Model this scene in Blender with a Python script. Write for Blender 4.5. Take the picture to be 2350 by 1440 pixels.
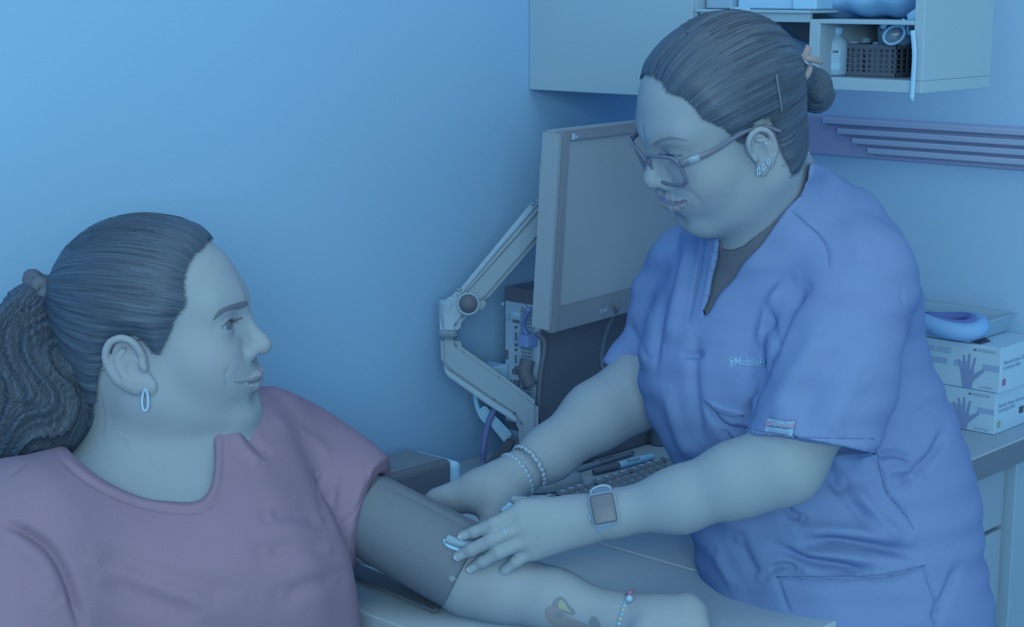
FILL_POWER = 56  # power of the added fill lamp behind the camera
QUAL = 1.0
WORLD_STRENGTH, LIGHT_POWER, EXPOSURE = 0.78, 7, -0.08
import bpy, bmesh, math, random
import numpy as np
from mathutils import Vector, Matrix
from mathutils.bvhtree import BVHTree
from mathutils.geometry import delaunay_2d_cdt

for _o in list(bpy.data.objects):
    bpy.data.objects.remove(_o, do_unlink=True)
scene = bpy.context.scene
COL = scene.collection
random.seed(7)
RNG = np.random.default_rng(7)

# ------------------------------------------------------------------ camera, world, light, exposure
FPX, IMW, IMH = 3900.0, 2350.0, 1440.0
PITCH = math.atan2(750.0, FPX)
YAW = math.radians(42.8)
CAM = np.array([0.0, 0.0, 1.43])
cam_data = bpy.data.cameras.new('camera')
cam_data.sensor_width = 36.0
cam_data.lens = 36.0 * FPX / IMW
cam_data.clip_start = 0.05
cam = bpy.data.objects.new('camera', cam_data)
COL.objects.link(cam)
cam.location = CAM
cam.rotation_euler = (math.pi / 2 - PITCH, 0, YAW)
scene.camera = cam

world = bpy.data.worlds.new('world')
scene.world = world
world.use_nodes = True
_bg = world.node_tree.nodes['Background']
_bg.inputs[0].default_value = (1.0, 0.95, 0.86, 1)
_bg.inputs[1].default_value = WORLD_STRENGTH

def area_light(name, loc, target, size, power, color=(1, 1, 1)):
    d = bpy.data.lights.new(name, 'AREA')
    d.shape = 'RECTANGLE'
    d.size, d.size_y = size
    d.energy = power
    d.color = color
    o = bpy.data.objects.new(name, d)
    COL.objects.link(o)
    o.location = loc
    o.rotation_euler = (Vector(target) - Vector(loc)).to_track_quat('-Z', 'Y').to_euler()
    o['kind'] = 'helper'
    return o
area_light('ceiling_light_panel', (-0.75, 1.15, 2.55), (-1.15, 1.6, 0.9), (1.7, 1.7), LIGHT_POWER)
# soft frontal fill lamp added behind the camera, not a source of the room
_f0 = np.array([-math.sin(YAW) * math.cos(PITCH), math.cos(YAW) * math.cos(PITCH), -math.sin(PITCH)])
_fill_loc = CAM - _f0 * 1.6 + np.array([0, 0, 0.10])
area_light('camera_fill', tuple(_fill_loc), tuple(CAM + _f0 * 2.0), (1.5, 1.1), FILL_POWER, (0.95, 0.97, 0.91))

scene.view_settings.view_transform = 'Standard'
scene.view_settings.look = 'None'
scene.view_settings.gamma = 1.0
scene.view_settings.use_curve_mapping = False
scene.view_settings.exposure = EXPOSURE

# ------------------------------------------------------------------ photo measurement helpers
_fg = np.array([-math.sin(YAW), math.cos(YAW), 0.0])
RT = np.array([math.cos(YAW), math.sin(YAW), 0.0])
FW = _fg * math.cos(PITCH) - np.array([0, 0, math.sin(PITCH)])
UP = _fg * math.sin(PITCH) + np.array([0, 0, math.cos(PITCH)])

def ray(px, py):
    return FW + RT * ((px - IMW / 2) / FPX) + UP * ((IMH / 2 - py) / FPX)
def P(px, py, t):
    return CAM + t * ray(px, py)
def PX(px, py, x):
    r = ray(px, py); return CAM + r * ((x - CAM[0]) / r[0])
def PY(px, py, y):
    r = ray(px, py); return CAM + r * ((y - CAM[1]) / r[1])
def PZ(px, py, z):
    r = ray(px, py); return CAM + r * ((z - CAM[2]) / r[2])
def proj(p):
    d = np.asarray(p, float) - CAM
    t = d @ FW
    return np.stack([IMW / 2 + FPX * (d @ RT) / t, IMH / 2 - FPX * (d @ UP) / t, t], -1)

# ------------------------------------------------------------------ materials
def lin(c):
    return tuple((v / 255.0 / 12.92) if v / 255.0 <= 0.04045 else ((v / 255.0 + 0.055) / 1.055) ** 2.4 for v in c) + (1.0,)
_mats = {}
def mat(name, rgb, rough=0.6, spec=0.12, vary=0.0, vscale=40.0, bump=0.0, bscale=300.0, metallic=0.0, stretch=(1, 1, 1),
        attr=None, attr_rgb=None, trans=0.0, alpha=1.0, sheen=0.0, coord='Object', emit=0.0):
    """procedural principled material; vary = colour mottling, bump = fine relief, attr = vertex mask mixing to attr_rgb"""
    if name in _mats:
        return _mats[name]
    m = bpy.data.materials.new(name)
    m.use_nodes = True
    nt = m.node_tree
    b = nt.nodes['Principled BSDF']
    L = nt.links
    b.inputs['Base Color'].default_value = lin(rgb)
    b.inputs['Roughness'].default_value = rough
    b.inputs['Specular IOR Level'].default_value = spec
    b.inputs['Metallic'].default_value = metallic
    b.inputs['Specular Tint'].default_value = (0.55, 0.8, 1.0, 1)
    if trans:
        b.inputs['Transmission Weight'].default_value = trans
    if alpha < 1:
        b.inputs['Alpha'].default_value = alpha
    if emit:
        b.inputs['Emission Color'].default_value = lin(rgb)
        b.inputs['Emission Strength'].default_value = emit
    src = None
    tc = nt.nodes.new('ShaderNodeTexCoord')
    mp = nt.nodes.new('ShaderNodeMapping')
    mp.inputs['Scale'].default_value = stretch
    L.new(tc.outputs[coord], mp.inputs['Vector'])
    col_sock = None
    if vary:
        n = nt.nodes.new('ShaderNodeTexNoise')
        n.inputs['Scale'].default_value = vscale
        n.inputs['Detail'].default_value = 4
        L.new(mp.outputs[0], n.inputs['Vector'])
        mx = nt.nodes.new('ShaderNodeMixRGB')
        c = lin(rgb)
        mx.inputs[1].default_value = tuple(v * (1 - vary) for v in c[:3]) + (1,)
        mx.inputs[2].default_value = tuple(min(1, v * (1 + vary)) for v in c[:3]) + (1,)
        L.new(n.outputs['Fac'], mx.inputs[0])
        col_sock = mx.outputs[0]
    for an, argb in ([(attr, attr_rgb)] if isinstance(attr, str) else (attr or [])):
        a = nt.nodes.new('ShaderNodeAttribute')
        a.attribute_name = an
        mx = nt.nodes.new('ShaderNodeMixRGB')
        L.new(a.outputs['Fac'], mx.inputs[0])
        if col_sock:
            L.new(col_sock, mx.inputs[1])
        else:
            mx.inputs[1].default_value = lin(rgb)
        mx.inputs[2].default_value = lin(argb)
        col_sock = mx.outputs[0]
    if col_sock:
        L.new(col_sock, b.inputs['Base Color'])
    if bump:
        n = nt.nodes.new('ShaderNodeTexNoise')
        n.inputs['Scale'].default_value = bscale
        n.inputs['Detail'].default_value = 3
        L.new(mp.outputs[0], n.inputs['Vector'])
        bp = nt.nodes.new('ShaderNodeBump')
        bp.inputs['Strength'].default_value = bump
        bp.inputs['Distance'].default_value = 0.002
        L.new(n.outputs['Fac'], bp.inputs['Height'])
        L.new(bp.outputs[0], b.inputs['Normal'])
    _mats[name] = m
    return m

# ------------------------------------------------------------------ object helpers
def setp(o, label=None, cat=None, group=None, kind=None):
    if label: o['label'] = label
    if cat: o['category'] = cat
    if group: o['group'] = group
    if kind: o['kind'] = kind
    return o
def link(name, data, parent=None):
    o = bpy.data.objects.new(name, data)
    COL.objects.link(o)
    if parent is not None:
        o.parent = parent
        o.matrix_parent_inverse = Matrix.Translation(-world_loc(parent))
    return o
def world_loc(o):
    if o.parent is None: return Vector(o.location)
    return (Matrix.Translation(world_loc(o.parent)) @ o.matrix_parent_inverse @ Matrix.Translation(o.location)).translation
def empty(name, loc, label=None, cat=None, group=None, kind=None):
    o = bpy.data.objects.new(name, None)
    COL.objects.link(o)
    o.location = loc
    o.empty_display_size = 0.05
    return setp(o, label, cat, group, kind)
def mesh(name, verts, faces, m, parent=None, smooth=False, attrs=None):
    me = bpy.data.meshes.new(name)
    verts = np.asarray(verts, np.float32)
    if isinstance(faces, np.ndarray):
        nf, k = faces.shape
        me.vertices.add(len(verts)); me.vertices.foreach_set('co', verts.ravel())
        me.loops.add(nf * k); me.loops.foreach_set('vertex_index', faces.astype(np.int32).ravel())
        me.polygons.add(nf)
        me.polygons.foreach_set('loop_start', np.arange(0, nf * k, k, dtype=np.int32))
        me.polygons.foreach_set('loop_total', np.full(nf, k, np.int32))
        me.update(calc_edges=True); me.validate()
    else:
        me.from_pydata([tuple(map(float, v)) for v in verts], [], faces)
    if smooth:
        me.polygons.foreach_set('use_smooth', np.ones(len(me.polygons), bool))
    for k, a in (attrs or {}).items():
        at = me.attributes.new(k, 'FLOAT', 'POINT')
        at.data.foreach_set('value', np.asarray(a, np.float32))
    me.materials.append(m)
    return link(name, me, parent)
def from_bm(name, bm, m, parent=None, smooth=False):
    me = bpy.data.meshes.new(name)
    bmesh.ops.recalc_face_normals(bm, faces=bm.faces)
    bm.to_mesh(me); bm.free()
    if smooth:
        me.polygons.foreach_set('use_smooth', np.ones(len(me.polygons), bool))
    me.materials.append(m)
    return link(name, me, parent)
def bm_box(bm, lo, hi, bev=0.0, seg=2, M=None):
    lo = Vector(lo); hi = Vector(hi)
    r = bmesh.ops.create_cube(bm, size=1.0)
    vs = r['verts']
    for v in vs:
        v.co = Vector([(lo[i] + hi[i]) / 2 + v.co[i] * (hi[i] - lo[i]) for i in range(3)])
    if bev:
        es = list({e for v in vs for e in v.link_edges})
        q = bmesh.ops.bevel(bm, geom=es, offset=bev, segments=seg, affect='EDGES', profile=0.5)
        vs = list({v for f in q['faces'] for v in f.verts} | {v for v in vs if v.is_valid})
    if M is not None:
        for v in vs: v.co = M @ v.co
    return vs
def box(name, lo, hi, m, parent=None, bev=0.0, seg=2, M=None, smooth=False):
    bm = bmesh.new()
    bm_box(bm, lo, hi, bev, seg, M)
    return from_bm(name, bm, m, parent, smooth)
def prism(name, pts, axis_vec, m, parent=None, bev=0.0, smooth=False):
    """extrude a planar 3D polygon by a vector"""
    bm = bmesh.new()
    vs = [bm.verts.new(Vector(p)) for p in pts]
    f = bm.faces.new(vs)
    r = bmesh.ops.extrude_face_region(bm, geom=[f])
    nv = [e for e in r['geom'] if isinstance(e, bmesh.types.BMVert)]
    bmesh.ops.translate(bm, verts=nv, vec=Vector(axis_vec))
    if bev:
        bmesh.ops.bevel(bm, geom=list(bm.edges), offset=bev, segments=2, affect='EDGES')
    return from_bm(name, bm, m, parent, smooth)
def catmull(pts, n=6, closed=False):
    pts = np.asarray(pts, float)
    if len(pts) < 3 and not closed:
        return np.array([pts[0] + (pts[-1] - pts[0]) * s for s in np.linspace(0, 1, n + 1)])
    out = []
    N = len(pts)
    rng = range(N) if closed else range(N - 1)
    for i in rng:
        if closed:
            p0, p1, p2, p3 = pts[(i - 1) % N], pts[i], pts[(i + 1) % N], pts[(i + 2) % N]
        else:
            p1, p2 = pts[i], pts[i + 1]
            p0 = pts[i - 1] if i else 2 * p1 - p2
            p3 = pts[i + 2] if i + 2 < N else 2 * p2 - p1
        for s in np.linspace(0, 1, n, endpoint=False):
            out.append(0.5 * (2 * p1 + (p2 - p0) * s + (2 * p0 - 5 * p1 + 4 * p2 - p3) * s * s + (3 * p1 - p0 - 3 * p2 + p3) * s ** 3))
    if not closed:
        out.append(pts[-1])
    return np.array(out)
def tube_arrays(path, rad, sides=8, closed=False, flat=1.0, upv=None):
    path = np.asarray(path, float)
    n = len(path)
    rad = np.broadcast_to(np.asarray(rad, float), (n,))
    if closed:
        tan = np.roll(path, -1, 0) - np.roll(path, 1, 0)
    else:
        tan = np.gradient(path, axis=0)
    tan /= np.linalg.norm(tan, axis=1, keepdims=True) + 1e-12
    nrm = np.array(upv, float) if upv is not None else np.array([0.31, 0.17, 0.93])
    vs = []
    for i in range(n):
        a = nrm - tan[i] * (nrm @ tan[i])
        if np.linalg.norm(a) < 1e-6:
            a = np.cross(tan[i], [1, 0, 0.3])
        a /= np.linalg.norm(a)
        if upv is None: nrm = a
        b = np.cross(tan[i], a)
        th = np.linspace(0, 2 * np.pi, sides, endpoint=False)
        vs.append(path[i] + rad[i] * (np.cos(th)[:, None] * a * flat + np.sin(th)[:, None] * b))
    vs = np.concatenate(vs)
    fs = []
    for i in range(n if closed else n - 1):
        j = (i + 1) % n
        for k in range(sides):
            fs.append((i * sides + k, i * sides + (k + 1) % sides, j * sides + (k + 1) % sides, j * sides + k))
    if not closed:
        fs.append(tuple(range(sides))[::-1]); fs.append(tuple((n - 1) * sides + k for k in range(sides)))
    return vs, fs
def tube(name, path, rad, m, parent=None, sides=8, closed=False, flat=1.0, upv=None, smooth=True):
    v, f = tube_arrays(path, rad, sides, closed, flat, upv)
    return mesh(name, v, f, m, parent, smooth)
def tubes(name, paths, rads, m, parent=None, sides=4, smooth=True):
    V, Fc, o = [], [], 0
    for p, r in zip(paths, rads):
        v, f = tube_arrays(p, r, sides)
        V.append(v); Fc += [tuple(i + o for i in q) for q in f]; o += len(v)
    return mesh(name, np.concatenate(V), Fc, m, parent, smooth)
def frame_from(z, x):
    z = np.asarray(z, float); z = z / np.linalg.norm(z)
    x = np.asarray(x, float); x = x - z * (x @ z); x /= np.linalg.norm(x)
    return np.stack([x, np.cross(z, x), z], 1)
def mat4(R, t):
    M = Matrix.Identity(4)
    for i in range(3):
        for j in range(3): M[i][j] = float(R[i][j])
        M[i][3] = float(t[i])
    return M
def lathe(name, prof, m, R, o, parent=None, sides=24, smooth=True):
    """profile of (radius, height) turned about local z of frame R at o"""
    th = np.linspace(0, 2 * np.pi, sides, endpoint=False)
    V = []
    for r, h in prof:
        loc = np.stack([r * np.cos(th), r * np.sin(th), np.full(sides, h)], 1)
        V.append(loc @ np.asarray(R).T + o)
    V = np.concatenate(V)
    Fc = []
    for i in range(len(prof) - 1):
        for k in range(sides):
            Fc.append((i * sides + k, i * sides + (k + 1) % sides, (i + 1) * sides + (k + 1) % sides, (i + 1) * sides + k))
    Fc.append(tuple(range(sides))[::-1]); Fc.append(tuple((len(prof) - 1) * sides + k for k in range(sides)))
    return mesh(name, V, Fc, m, parent, smooth)

# ------------------------------------------------------------------ implicit-surface modelling
class Prim:
    """op u/s (union, subtract) with blend k; fn(points)->distance; centre c and bound radius R for culling"""
    def __init__(s, op, k, fn, c, R):
        s.op, s.k, s.fn, s.c, s.R = op, k, fn, np.asarray(c, float), R
def smin(a, b, k):
    if k <= 0: return np.minimum(a, b)
    h = np.maximum(k - np.abs(a - b), 0) / k
    return np.minimum(a, b) - h * h * k * 0.25
def smax(a, b, k):
    return -smin(-a, -b, k)
def f_cone(a, b, ra, rb):
    a = np.asarray(a, float); b = np.asarray(b, float); ab = b - a; L2 = float(ab @ ab) + 1e-12
    a4, ab4 = a.astype(np.float32), ab.astype(np.float32)
    def fn(p):
        q = p - a4
        h = np.clip((q @ ab4) * np.float32(1 / L2), 0, 1)
        q = q - h[:, None] * ab4
        return np.sqrt(np.einsum('ij,ij->i', q, q)) - (np.float32(ra) + np.float32(rb - ra) * h)
    return fn, (a + b) / 2, math.sqrt(L2) / 2 + max(ra, rb)
def f_ell(c, r, Rm=None):
    c = np.asarray(c, float); r = np.asarray(r, float)
    c4, ir = c.astype(np.float32), (1 / r).astype(np.float32)
    R4 = None if Rm is None else np.asarray(Rm, np.float32)
    def fn(p):
        q = p - c4
        if R4 is not None: q = q @ R4
        q = q * ir
        k0 = np.sqrt(np.einsum('ij,ij->i', q, q)); q = q * ir
        k1 = np.sqrt(np.einsum('ij,ij->i', q, q))
        return np.where(k0 < 1e-5, np.float32(-r.min()), k0 * (k0 - 1.0) / (k1 + np.float32(1e-6)))
    return fn, c, float(r.max())
def cone(a, b, ra, rb, k=0.02, op='u'):
    fn, c, R = f_cone(a, b, ra, rb); return Prim(op, k, fn, c, R)
def ell(c, r, Rm=None, k=0.02, op='u'):
    fn, c, R = f_ell(c, r, Rm); return Prim(op, k, fn, c, R)
CAMR = np.stack([RT, UP, FW], 1)       # columns: image right, image up, away
def chain(pts, k=0.02, kin=0.008):
    """pts: (point, radius) list -> cones blended"""
    return [cone(pts[i][0], pts[i + 1][0], pts[i][1], pts[i + 1][1], k if i == 0 else kin) for i in range(len(pts) - 1)]
def pc(px, py, t, rpx):
    return (P(px, py, t), rpx * t / FPX)
class Field:
    def __init__(s, prims, post=None):
        s.prims, s.post = prims, post
    def eval(s, p, act=None):
        p = np.asarray(p, np.float32)
        d = np.full(len(p), 1.0, np.float32)
        for q in (s.prims if act is None else act):
            e = q.fn(p)
            if q.op == 'u': d = smin(d, e, q.k)
            else: d = smax(d, -e, q.k)
        if s.post: d = s.post(p, d)
        return d
    def nets(s, lo, hi, h, margin=0.05):
        lo = np.asarray(lo, float); hi = np.asarray(hi, float)
        n = np.ceil((hi - lo) / h).astype(int) + 1
        B = 16
        nb = -(-n // B)
        n = nb * B
        G = np.ones(n, np.float32)
        off = np.stack(np.meshgrid(*[np.arange(B)] * 3, indexing='ij'), -1).reshape(-1, 3) * h
        sub = (np.stack(np.meshgrid(*[np.arange(4)] * 3, indexing='ij'), -1).reshape(-1, 3) * 4 + 1.5) * h
        fine = (np.stack(np.meshgrid(*[np.arange(4)] * 3, indexing='ij'), -1).reshape(-1, 3) - 1.5) * h
        rb = B * h * 0.5 * math.sqrt(3)
        cs = np.array([q.c for q in s.prims]); Rs = np.array([q.R for q in s.prims])
        for i in range(nb[0]):
            for j in range(nb[1]):
                for k in range(nb[2]):
                    o = lo + np.array([i, j, k]) * B * h
                    c = o + (B - 1) * h / 2
                    near = np.linalg.norm(cs - c, axis=1) - Rs < rb + margin
                    act = [q for q, f in zip(s.prims, near) if f]
                    if not any(q.op == 'u' for q in act): continue
                    dc = s.eval(c[None], act)[0]
                    sl = (slice(i * B, i * B + B), slice(j * B, j * B + B), slice(k * B, k * B + B))
                    if abs(dc) > rb * 1.35 + 0.006:
                        G[sl] = dc; continue
                    dsub = s.eval(o + sub, act)
                    nearm = np.abs(dsub) < 4 * h * 0.866 * 1.25 + 0.002
                    blk = np.repeat(dsub[:, None], 64, 1)
                    if nearm.any():
                        pts = (o + sub[nearm])[:, None, :] + fine[None]
                        blk[nearm] = s.eval(pts.reshape(-1, 3), act).reshape(-1, 64)
                    G[sl] = blk.reshape(4, 4, 4, 4, 4, 4).transpose(0, 3, 1, 4, 2, 5).reshape(16, 16, 16)
        return nets_from_grid(G, lo, h)

def nets_from_grid(G, lo, h):
    S = G < 0
    c8 = [S[a:S.shape[0] - 1 + a, b:S.shape[1] - 1 + b, c:S.shape[2] - 1 + c] for a in (0, 1) for b in (0, 1) for c in (0, 1)]
    anyv = c8[0].copy(); allv = c8[0].copy()
    for q in c8[1:]:
        anyv |= q; allv &= q
    mixed = anyv & ~allv
    idx = np.argwhere(mixed)
    vid = np.full(mixed.shape, -1, np.int32)
    vid[mixed] = np.arange(len(idx), dtype=np.int32)
    corners = np.array([(a, b, c) for a in (0, 1) for b in (0, 1) for c in (0, 1)])
    val = np.stack([G[idx[:, 0] + a, idx[:, 1] + b, idx[:, 2] + c] for a, b, c in corners], 1)
    acc = np.zeros((len(idx), 3)); cnt = np.zeros(len(idx))
    for u in range(8):
        for v in range(u + 1, 8):
            if np.abs(corners[u] - corners[v]).sum() != 1: continue
            a, b = val[:, u], val[:, v]
            m = (a < 0) != (b < 0)
            tt = np.where(m, a / np.where(m, a - b, 1), 0)
            acc += np.where(m[:, None], corners[u] + (corners[v] - corners[u]) * tt[:, None], 0)
            cnt += m
    V = lo + (idx + acc / cnt[:, None]) * h
    quads = []
    for ax in range(3):
        a = [slice(None)] * 3; b = [slice(None)] * 3
        a[ax] = slice(0, -1); b[ax] = slice(1, None)
        d = S[tuple(a)] != S[tuple(b)]
        e = np.argwhere(d)
        o1, o2 = [(1, 2), (2, 0), (0, 1)][ax]
        ok = (e[:, o1] > 0) & (e[:, o2] > 0) & (e[:, o1] < S.shape[o1] - 1) & (e[:, o2] < S.shape[o2] - 1)
        e = e[ok]
        ins = S[e[:, 0], e[:, 1], e[:, 2]]
        def cell(da, db):
            q = e.copy(); q[:, o1] += da; q[:, o2] += db
            return vid[q[:, 0], q[:, 1], q[:, 2]]
        q = np.stack([cell(-1, -1), cell(0, -1), cell(0, 0), cell(-1, 0)], 1)
        q[~ins] = q[~ins][:, ::-1]
        quads.append(q)
    Q = np.concatenate(quads)
    Q = Q[(Q >= 0).all(1)]
    return V, Q
def join_vq(parts):
    V, Q, o = [], [], 0
    for v, q in parts:
        V.append(v); Q.append(q + o); o += len(v)
    return np.concatenate(V), np.concatenate(Q)
def vnormals(V, Q):
    a = V[Q[:, 2]] - V[Q[:, 0]]; b = V[Q[:, 3]] - V[Q[:, 1]]
    n = np.cross(a, b)
    N = np.zeros_like(V)
    for k in range(4): np.add.at(N, Q[:, k], n)
    return N / (np.linalg.norm(N, axis=1, keepdims=True) + 1e-12)
def polydist(q, poly):
    """distance of 2D points to a polyline"""
    d = np.full(len(q), 1e9)
    for a, b in zip(poly[:-1], poly[1:]):
        ab = b - a
        h = np.clip(((q - a) @ ab) / (ab @ ab + 1e-9), 0, 1)
        d = np.minimum(d, np.sqrt(((q - a - h[:, None] * ab) ** 2).sum(1)))
    return d
def in_poly(q, poly):
    x, y = q[:, 0], q[:, 1]
    r = np.zeros(len(q), bool)
    n = len(poly)
    for i in range(n):
        x1, y1 = poly[i]; x2, y2 = poly[(i + 1) % n]
        c = (y1 > y) != (y2 > y)
        with np.errstate(divide='ignore', invalid='ignore'):
            xi = (x2 - x1) * (y - y1) / (y2 - y1 + 1e-12) + x1
        r ^= c & (x < xi)
    return r
def spoly(q, poly):
    """signed 2D distance to polygon, negative inside"""
    poly = np.asarray(poly, float)
    d = polydist(q, np.vstack([poly, poly[:1]]))
    return np.where(in_poly(q, poly), -d, d)
class Lut2D:
    """fast bilinear lookup of the signed distance to a 2D polygon"""
    def __init__(s, poly, step, pad):
        poly = np.asarray(poly, float)
        s.lo = poly.min(0) - pad; s.step = step
        n = np.ceil((poly.max(0) + pad - s.lo) / step).astype(int) + 2
        gx, gy = np.meshgrid(s.lo[0] + np.arange(n[0]) * step, s.lo[1] + np.arange(n[1]) * step, indexing='ij')
        s.n = n
        s.D = spoly(np.stack([gx.ravel(), gy.ravel()], 1), poly).reshape(n).astype(np.float32)
    def __call__(s, q):
        f = (q - s.lo) / s.step
        g = np.clip(f, 0, s.n - 1.001)
        out = np.sqrt(((f - g) ** 2).sum(1)) * s.step
        i = g.astype(np.int32); w = g - i
        a, b = i[:, 0], i[:, 1]; u, v = w[:, 0], w[:, 1]
        D = s.D
        return (D[a, b] * (1 - u) + D[a + 1, b] * u) * (1 - v) + (D[a, b + 1] * (1 - u) + D[a + 1, b + 1] * u) * v + out
def folds(V, N, lst):
    """lift or sink cloth / skin along creases; each crease: (polyline as seen in the photo, width px, height m)"""
    pr = proj(V)
    facing = np.clip(-(N @ FW) * 3.0, 0, 1)
    D = np.zeros(len(V))
    for poly, w, amp in lst:
        poly = np.asarray(poly, float)
        if len(poly) > 2: poly = catmull(poly, 5)
        lo = poly.min(0) - 3 * w; hi = poly.max(0) + 3 * w
        m = (pr[:, 0] > lo[0]) & (pr[:, 0] < hi[0]) & (pr[:, 1] > lo[1]) & (pr[:, 1] < hi[1]) & (facing > 0)
        if not m.any(): continue
        q = pr[m, :2]
        d = polydist(q, poly)
        # fade the ends
        L = np.linalg.norm(poly[-1] - poly[0]) + 1e-6
        e = np.minimum(np.linalg.norm(q - poly[0], axis=1), np.linalg.norm(q - poly[-1], axis=1))
        D[m] += amp * np.exp(-(d / w) ** 2) * np.clip(e / (0.22 * L) + 0.15, 0, 1)
    return V + N * (D * facing)[:, None]
def bvh_of(o):
    me = o.data
    M = Matrix.Translation(world_loc(o))
    return BVHTree.FromPolygons([M @ v.co for v in me.vertices], [tuple(p.vertices) for p in me.polygons])
def cast(bvh, px, py, lift=0.0004):
    d = Vector(ray(px, py))
    hit = bvh.ray_cast(Vector(CAM), d)
    if hit[0] is None: return None
    return np.array(hit[0]) + np.array(hit[1]) * lift * (1 if hit[1].dot(d) < 0 else -1)
def casts(bvh, pts, lift=0.0004):
    r = [cast(bvh, x, y, lift) for x, y in pts]
    return np.array([q for q in r if q is not None])
def decal(name, bvh, poly, m, parent, step=5.0, lift=0.0005, smooth_n=3):
    """thin patch lying on a surface, outlined as in the photo"""
    poly = np.asarray(poly, float)
    if smooth_n: poly = catmull(poly, smooth_n, closed=True)
    n = len(poly)
    lo, hi = poly.min(0), poly.max(0)
    gx, gy = np.meshgrid(np.arange(lo[0], hi[0], step), np.arange(lo[1], hi[1], step))
    g = np.stack([gx.ravel(), gy.ravel()], 1)
    if len(g):
        g = g[spoly(g, poly) < -step * 0.4]
    pts = np.vstack([poly, g]) if len(g) else poly
    r = delaunay_2d_cdt([Vector(p) for p in pts], [], [list(range(n))], 1, 1e-4)
    V = []; ok = []
    last = None
    for v in r[0]:
        c = cast(bvh, v[0], v[1], lift)
        ok.append(c is not None)
        V.append(c if c is not None else np.zeros(3))
    Fc = [tuple(f) for f in r[2] if all(ok[i] for i in f)]
    Fc = [f for f in Fc if max(np.linalg.norm(V[f[i]] - V[f[i - 1]]) for i in range(len(f))) < 0.012]
    # keep the one connected patch
    lab = list(range(len(V)))
    def find(i):
        while lab[i] != i: lab[i] = lab[lab[i]]; i = lab[i]
        return i
    for f in Fc:
        for i in f[1:]: lab[find(i)] = find(f[0])
    cnt = {}
    for f in Fc: cnt[find(f[0])] = cnt.get(find(f[0]), 0) + 1
    if cnt:
        best = max(cnt, key=cnt.get); Fc = [f for f in Fc if find(f[0]) == best]
    used = sorted({i for f in Fc for i in f}); mp_ = {i: j for j, i in enumerate(used)}
    return mesh(name, [V[i] for i in used], [tuple(mp_[i] for i in f) for f in Fc], m, parent, True)
def text_pts(body, bold=0.0):
    cu = bpy.data.curves.new('tmp', 'FONT')
    cu.body = body; cu.size = 1.0; cu.offset = bold; cu.resolution_u = 2
    o = bpy.data.objects.new('tmp', cu); COL.objects.link(o)
    me = o.to_mesh()
    V = np.array([v.co[:2] for v in me.vertices]); Fc = [tuple(p.vertices) for p in me.polygons]
    o.to_mesh_clear()
    bpy.data.objects.remove(o, do_unlink=True); bpy.data.curves.remove(cu)
    return V, Fc
def text_on(name, bvh, body, p0, p1, height, m, parent, bold=0.0, lift=0.0008):
    """lettering on a surface running from photo point p0 to p1 (baseline), cap height in px"""
    V, Fc = text_pts(body, bold)
    w = V[:, 0].max() - V[:, 0].min(); x0 = V[:, 0].min()
    p0 = np.array(p0, float); p1 = np.array(p1, float)
    e = (p1 - p0) / w
    u = np.array([e[1], -e[0]]); u = u / np.linalg.norm(u) * height / 0.7
    out, ok = [], []
    for x, y in V:
        q = p0 + e * (x - x0) + u * y
        c = cast(bvh, q[0], q[1], lift)
        ok.append(c is not None); out.append(c if c is not None else np.zeros(3))
    return mesh(name, out, [f for f in Fc if all(ok[i] for i in f)], m, parent)
def text_plane(name, body, o, ex, ey, width, height, m, parent=None, bold=0.0, lift=0.0006, depth=0.0):
    """flat lettering on a plane: origin o, unit vectors ex (reading) and ey (up), total width and cap height in m"""
    V, Fc = text_pts(body, bold)
    w = V[:, 0].max() - V[:, 0].min(); x0 = V[:, 0].min()
    o = np.asarray(o, float); ex = np.asarray(ex, float); ey = np.asarray(ey, float)
    nz = np.cross(ex, ey)
    out = [o + ex * ((x - x0) / w * width) + ey * (y / 0.7 * height) + nz * lift for x, y in V]
    return mesh(name, out, Fc, m, parent)
# ------------------------------------------------------------------ materials of the place
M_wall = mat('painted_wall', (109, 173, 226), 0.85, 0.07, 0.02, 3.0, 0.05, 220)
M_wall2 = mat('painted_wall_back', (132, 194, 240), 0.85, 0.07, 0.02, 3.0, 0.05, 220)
M_cab = mat('cabinet_laminate', (118, 168, 200), 0.6, 0.10, 0.02, 6.0)
M_cab_in = mat('cabinet_inside', (112, 164, 200), 0.7, 0.07, 0.02, 6.0)
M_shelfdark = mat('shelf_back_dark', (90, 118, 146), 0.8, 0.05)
M_top = mat('worktop_laminate', (130, 172, 202), 0.5, 0.12, 0.12, 500.0, 0.1, 600)
M_topedge = mat('worktop_edge', (88, 118, 144), 0.5, 0.12, 0.08, 500.0)
M_drawer = mat('drawer_front', (118, 162, 194), 0.5, 0.12, 0.02, 8.0)
M_floor = mat('vinyl_floor', (150, 185, 210), 0.5, 0.15, 0.05, 5.0)
M_black = mat('black_plastic', (76, 99, 123), 0.45, 0.15, 0.05, 60.0, 0.1, 900)
M_black2 = mat('black_plastic_matt', (72, 95, 120), 0.7, 0.07, 0.06, 400.0, 0.1, 900)
M_grey = mat('dark_grey_plastic', (86, 116, 143), 0.5, 0.15, 0.05, 60.0)
M_white = mat('white_plastic', (122, 190, 236), 0.5, 0.12, 0.02, 30.0)
M_silver = mat('silver_metal', (110, 165, 208), 0.3, 0.42, 0.03, 50.0)
M_rail = mat('wall_rail_plastic', (126, 160, 208), 0.5, 0.12, 0.03, 10.0)
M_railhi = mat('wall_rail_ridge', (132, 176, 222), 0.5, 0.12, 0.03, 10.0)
M_raillow = mat('wall_rail_groove', (112, 138, 184), 0.6, 0.10)

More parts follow.
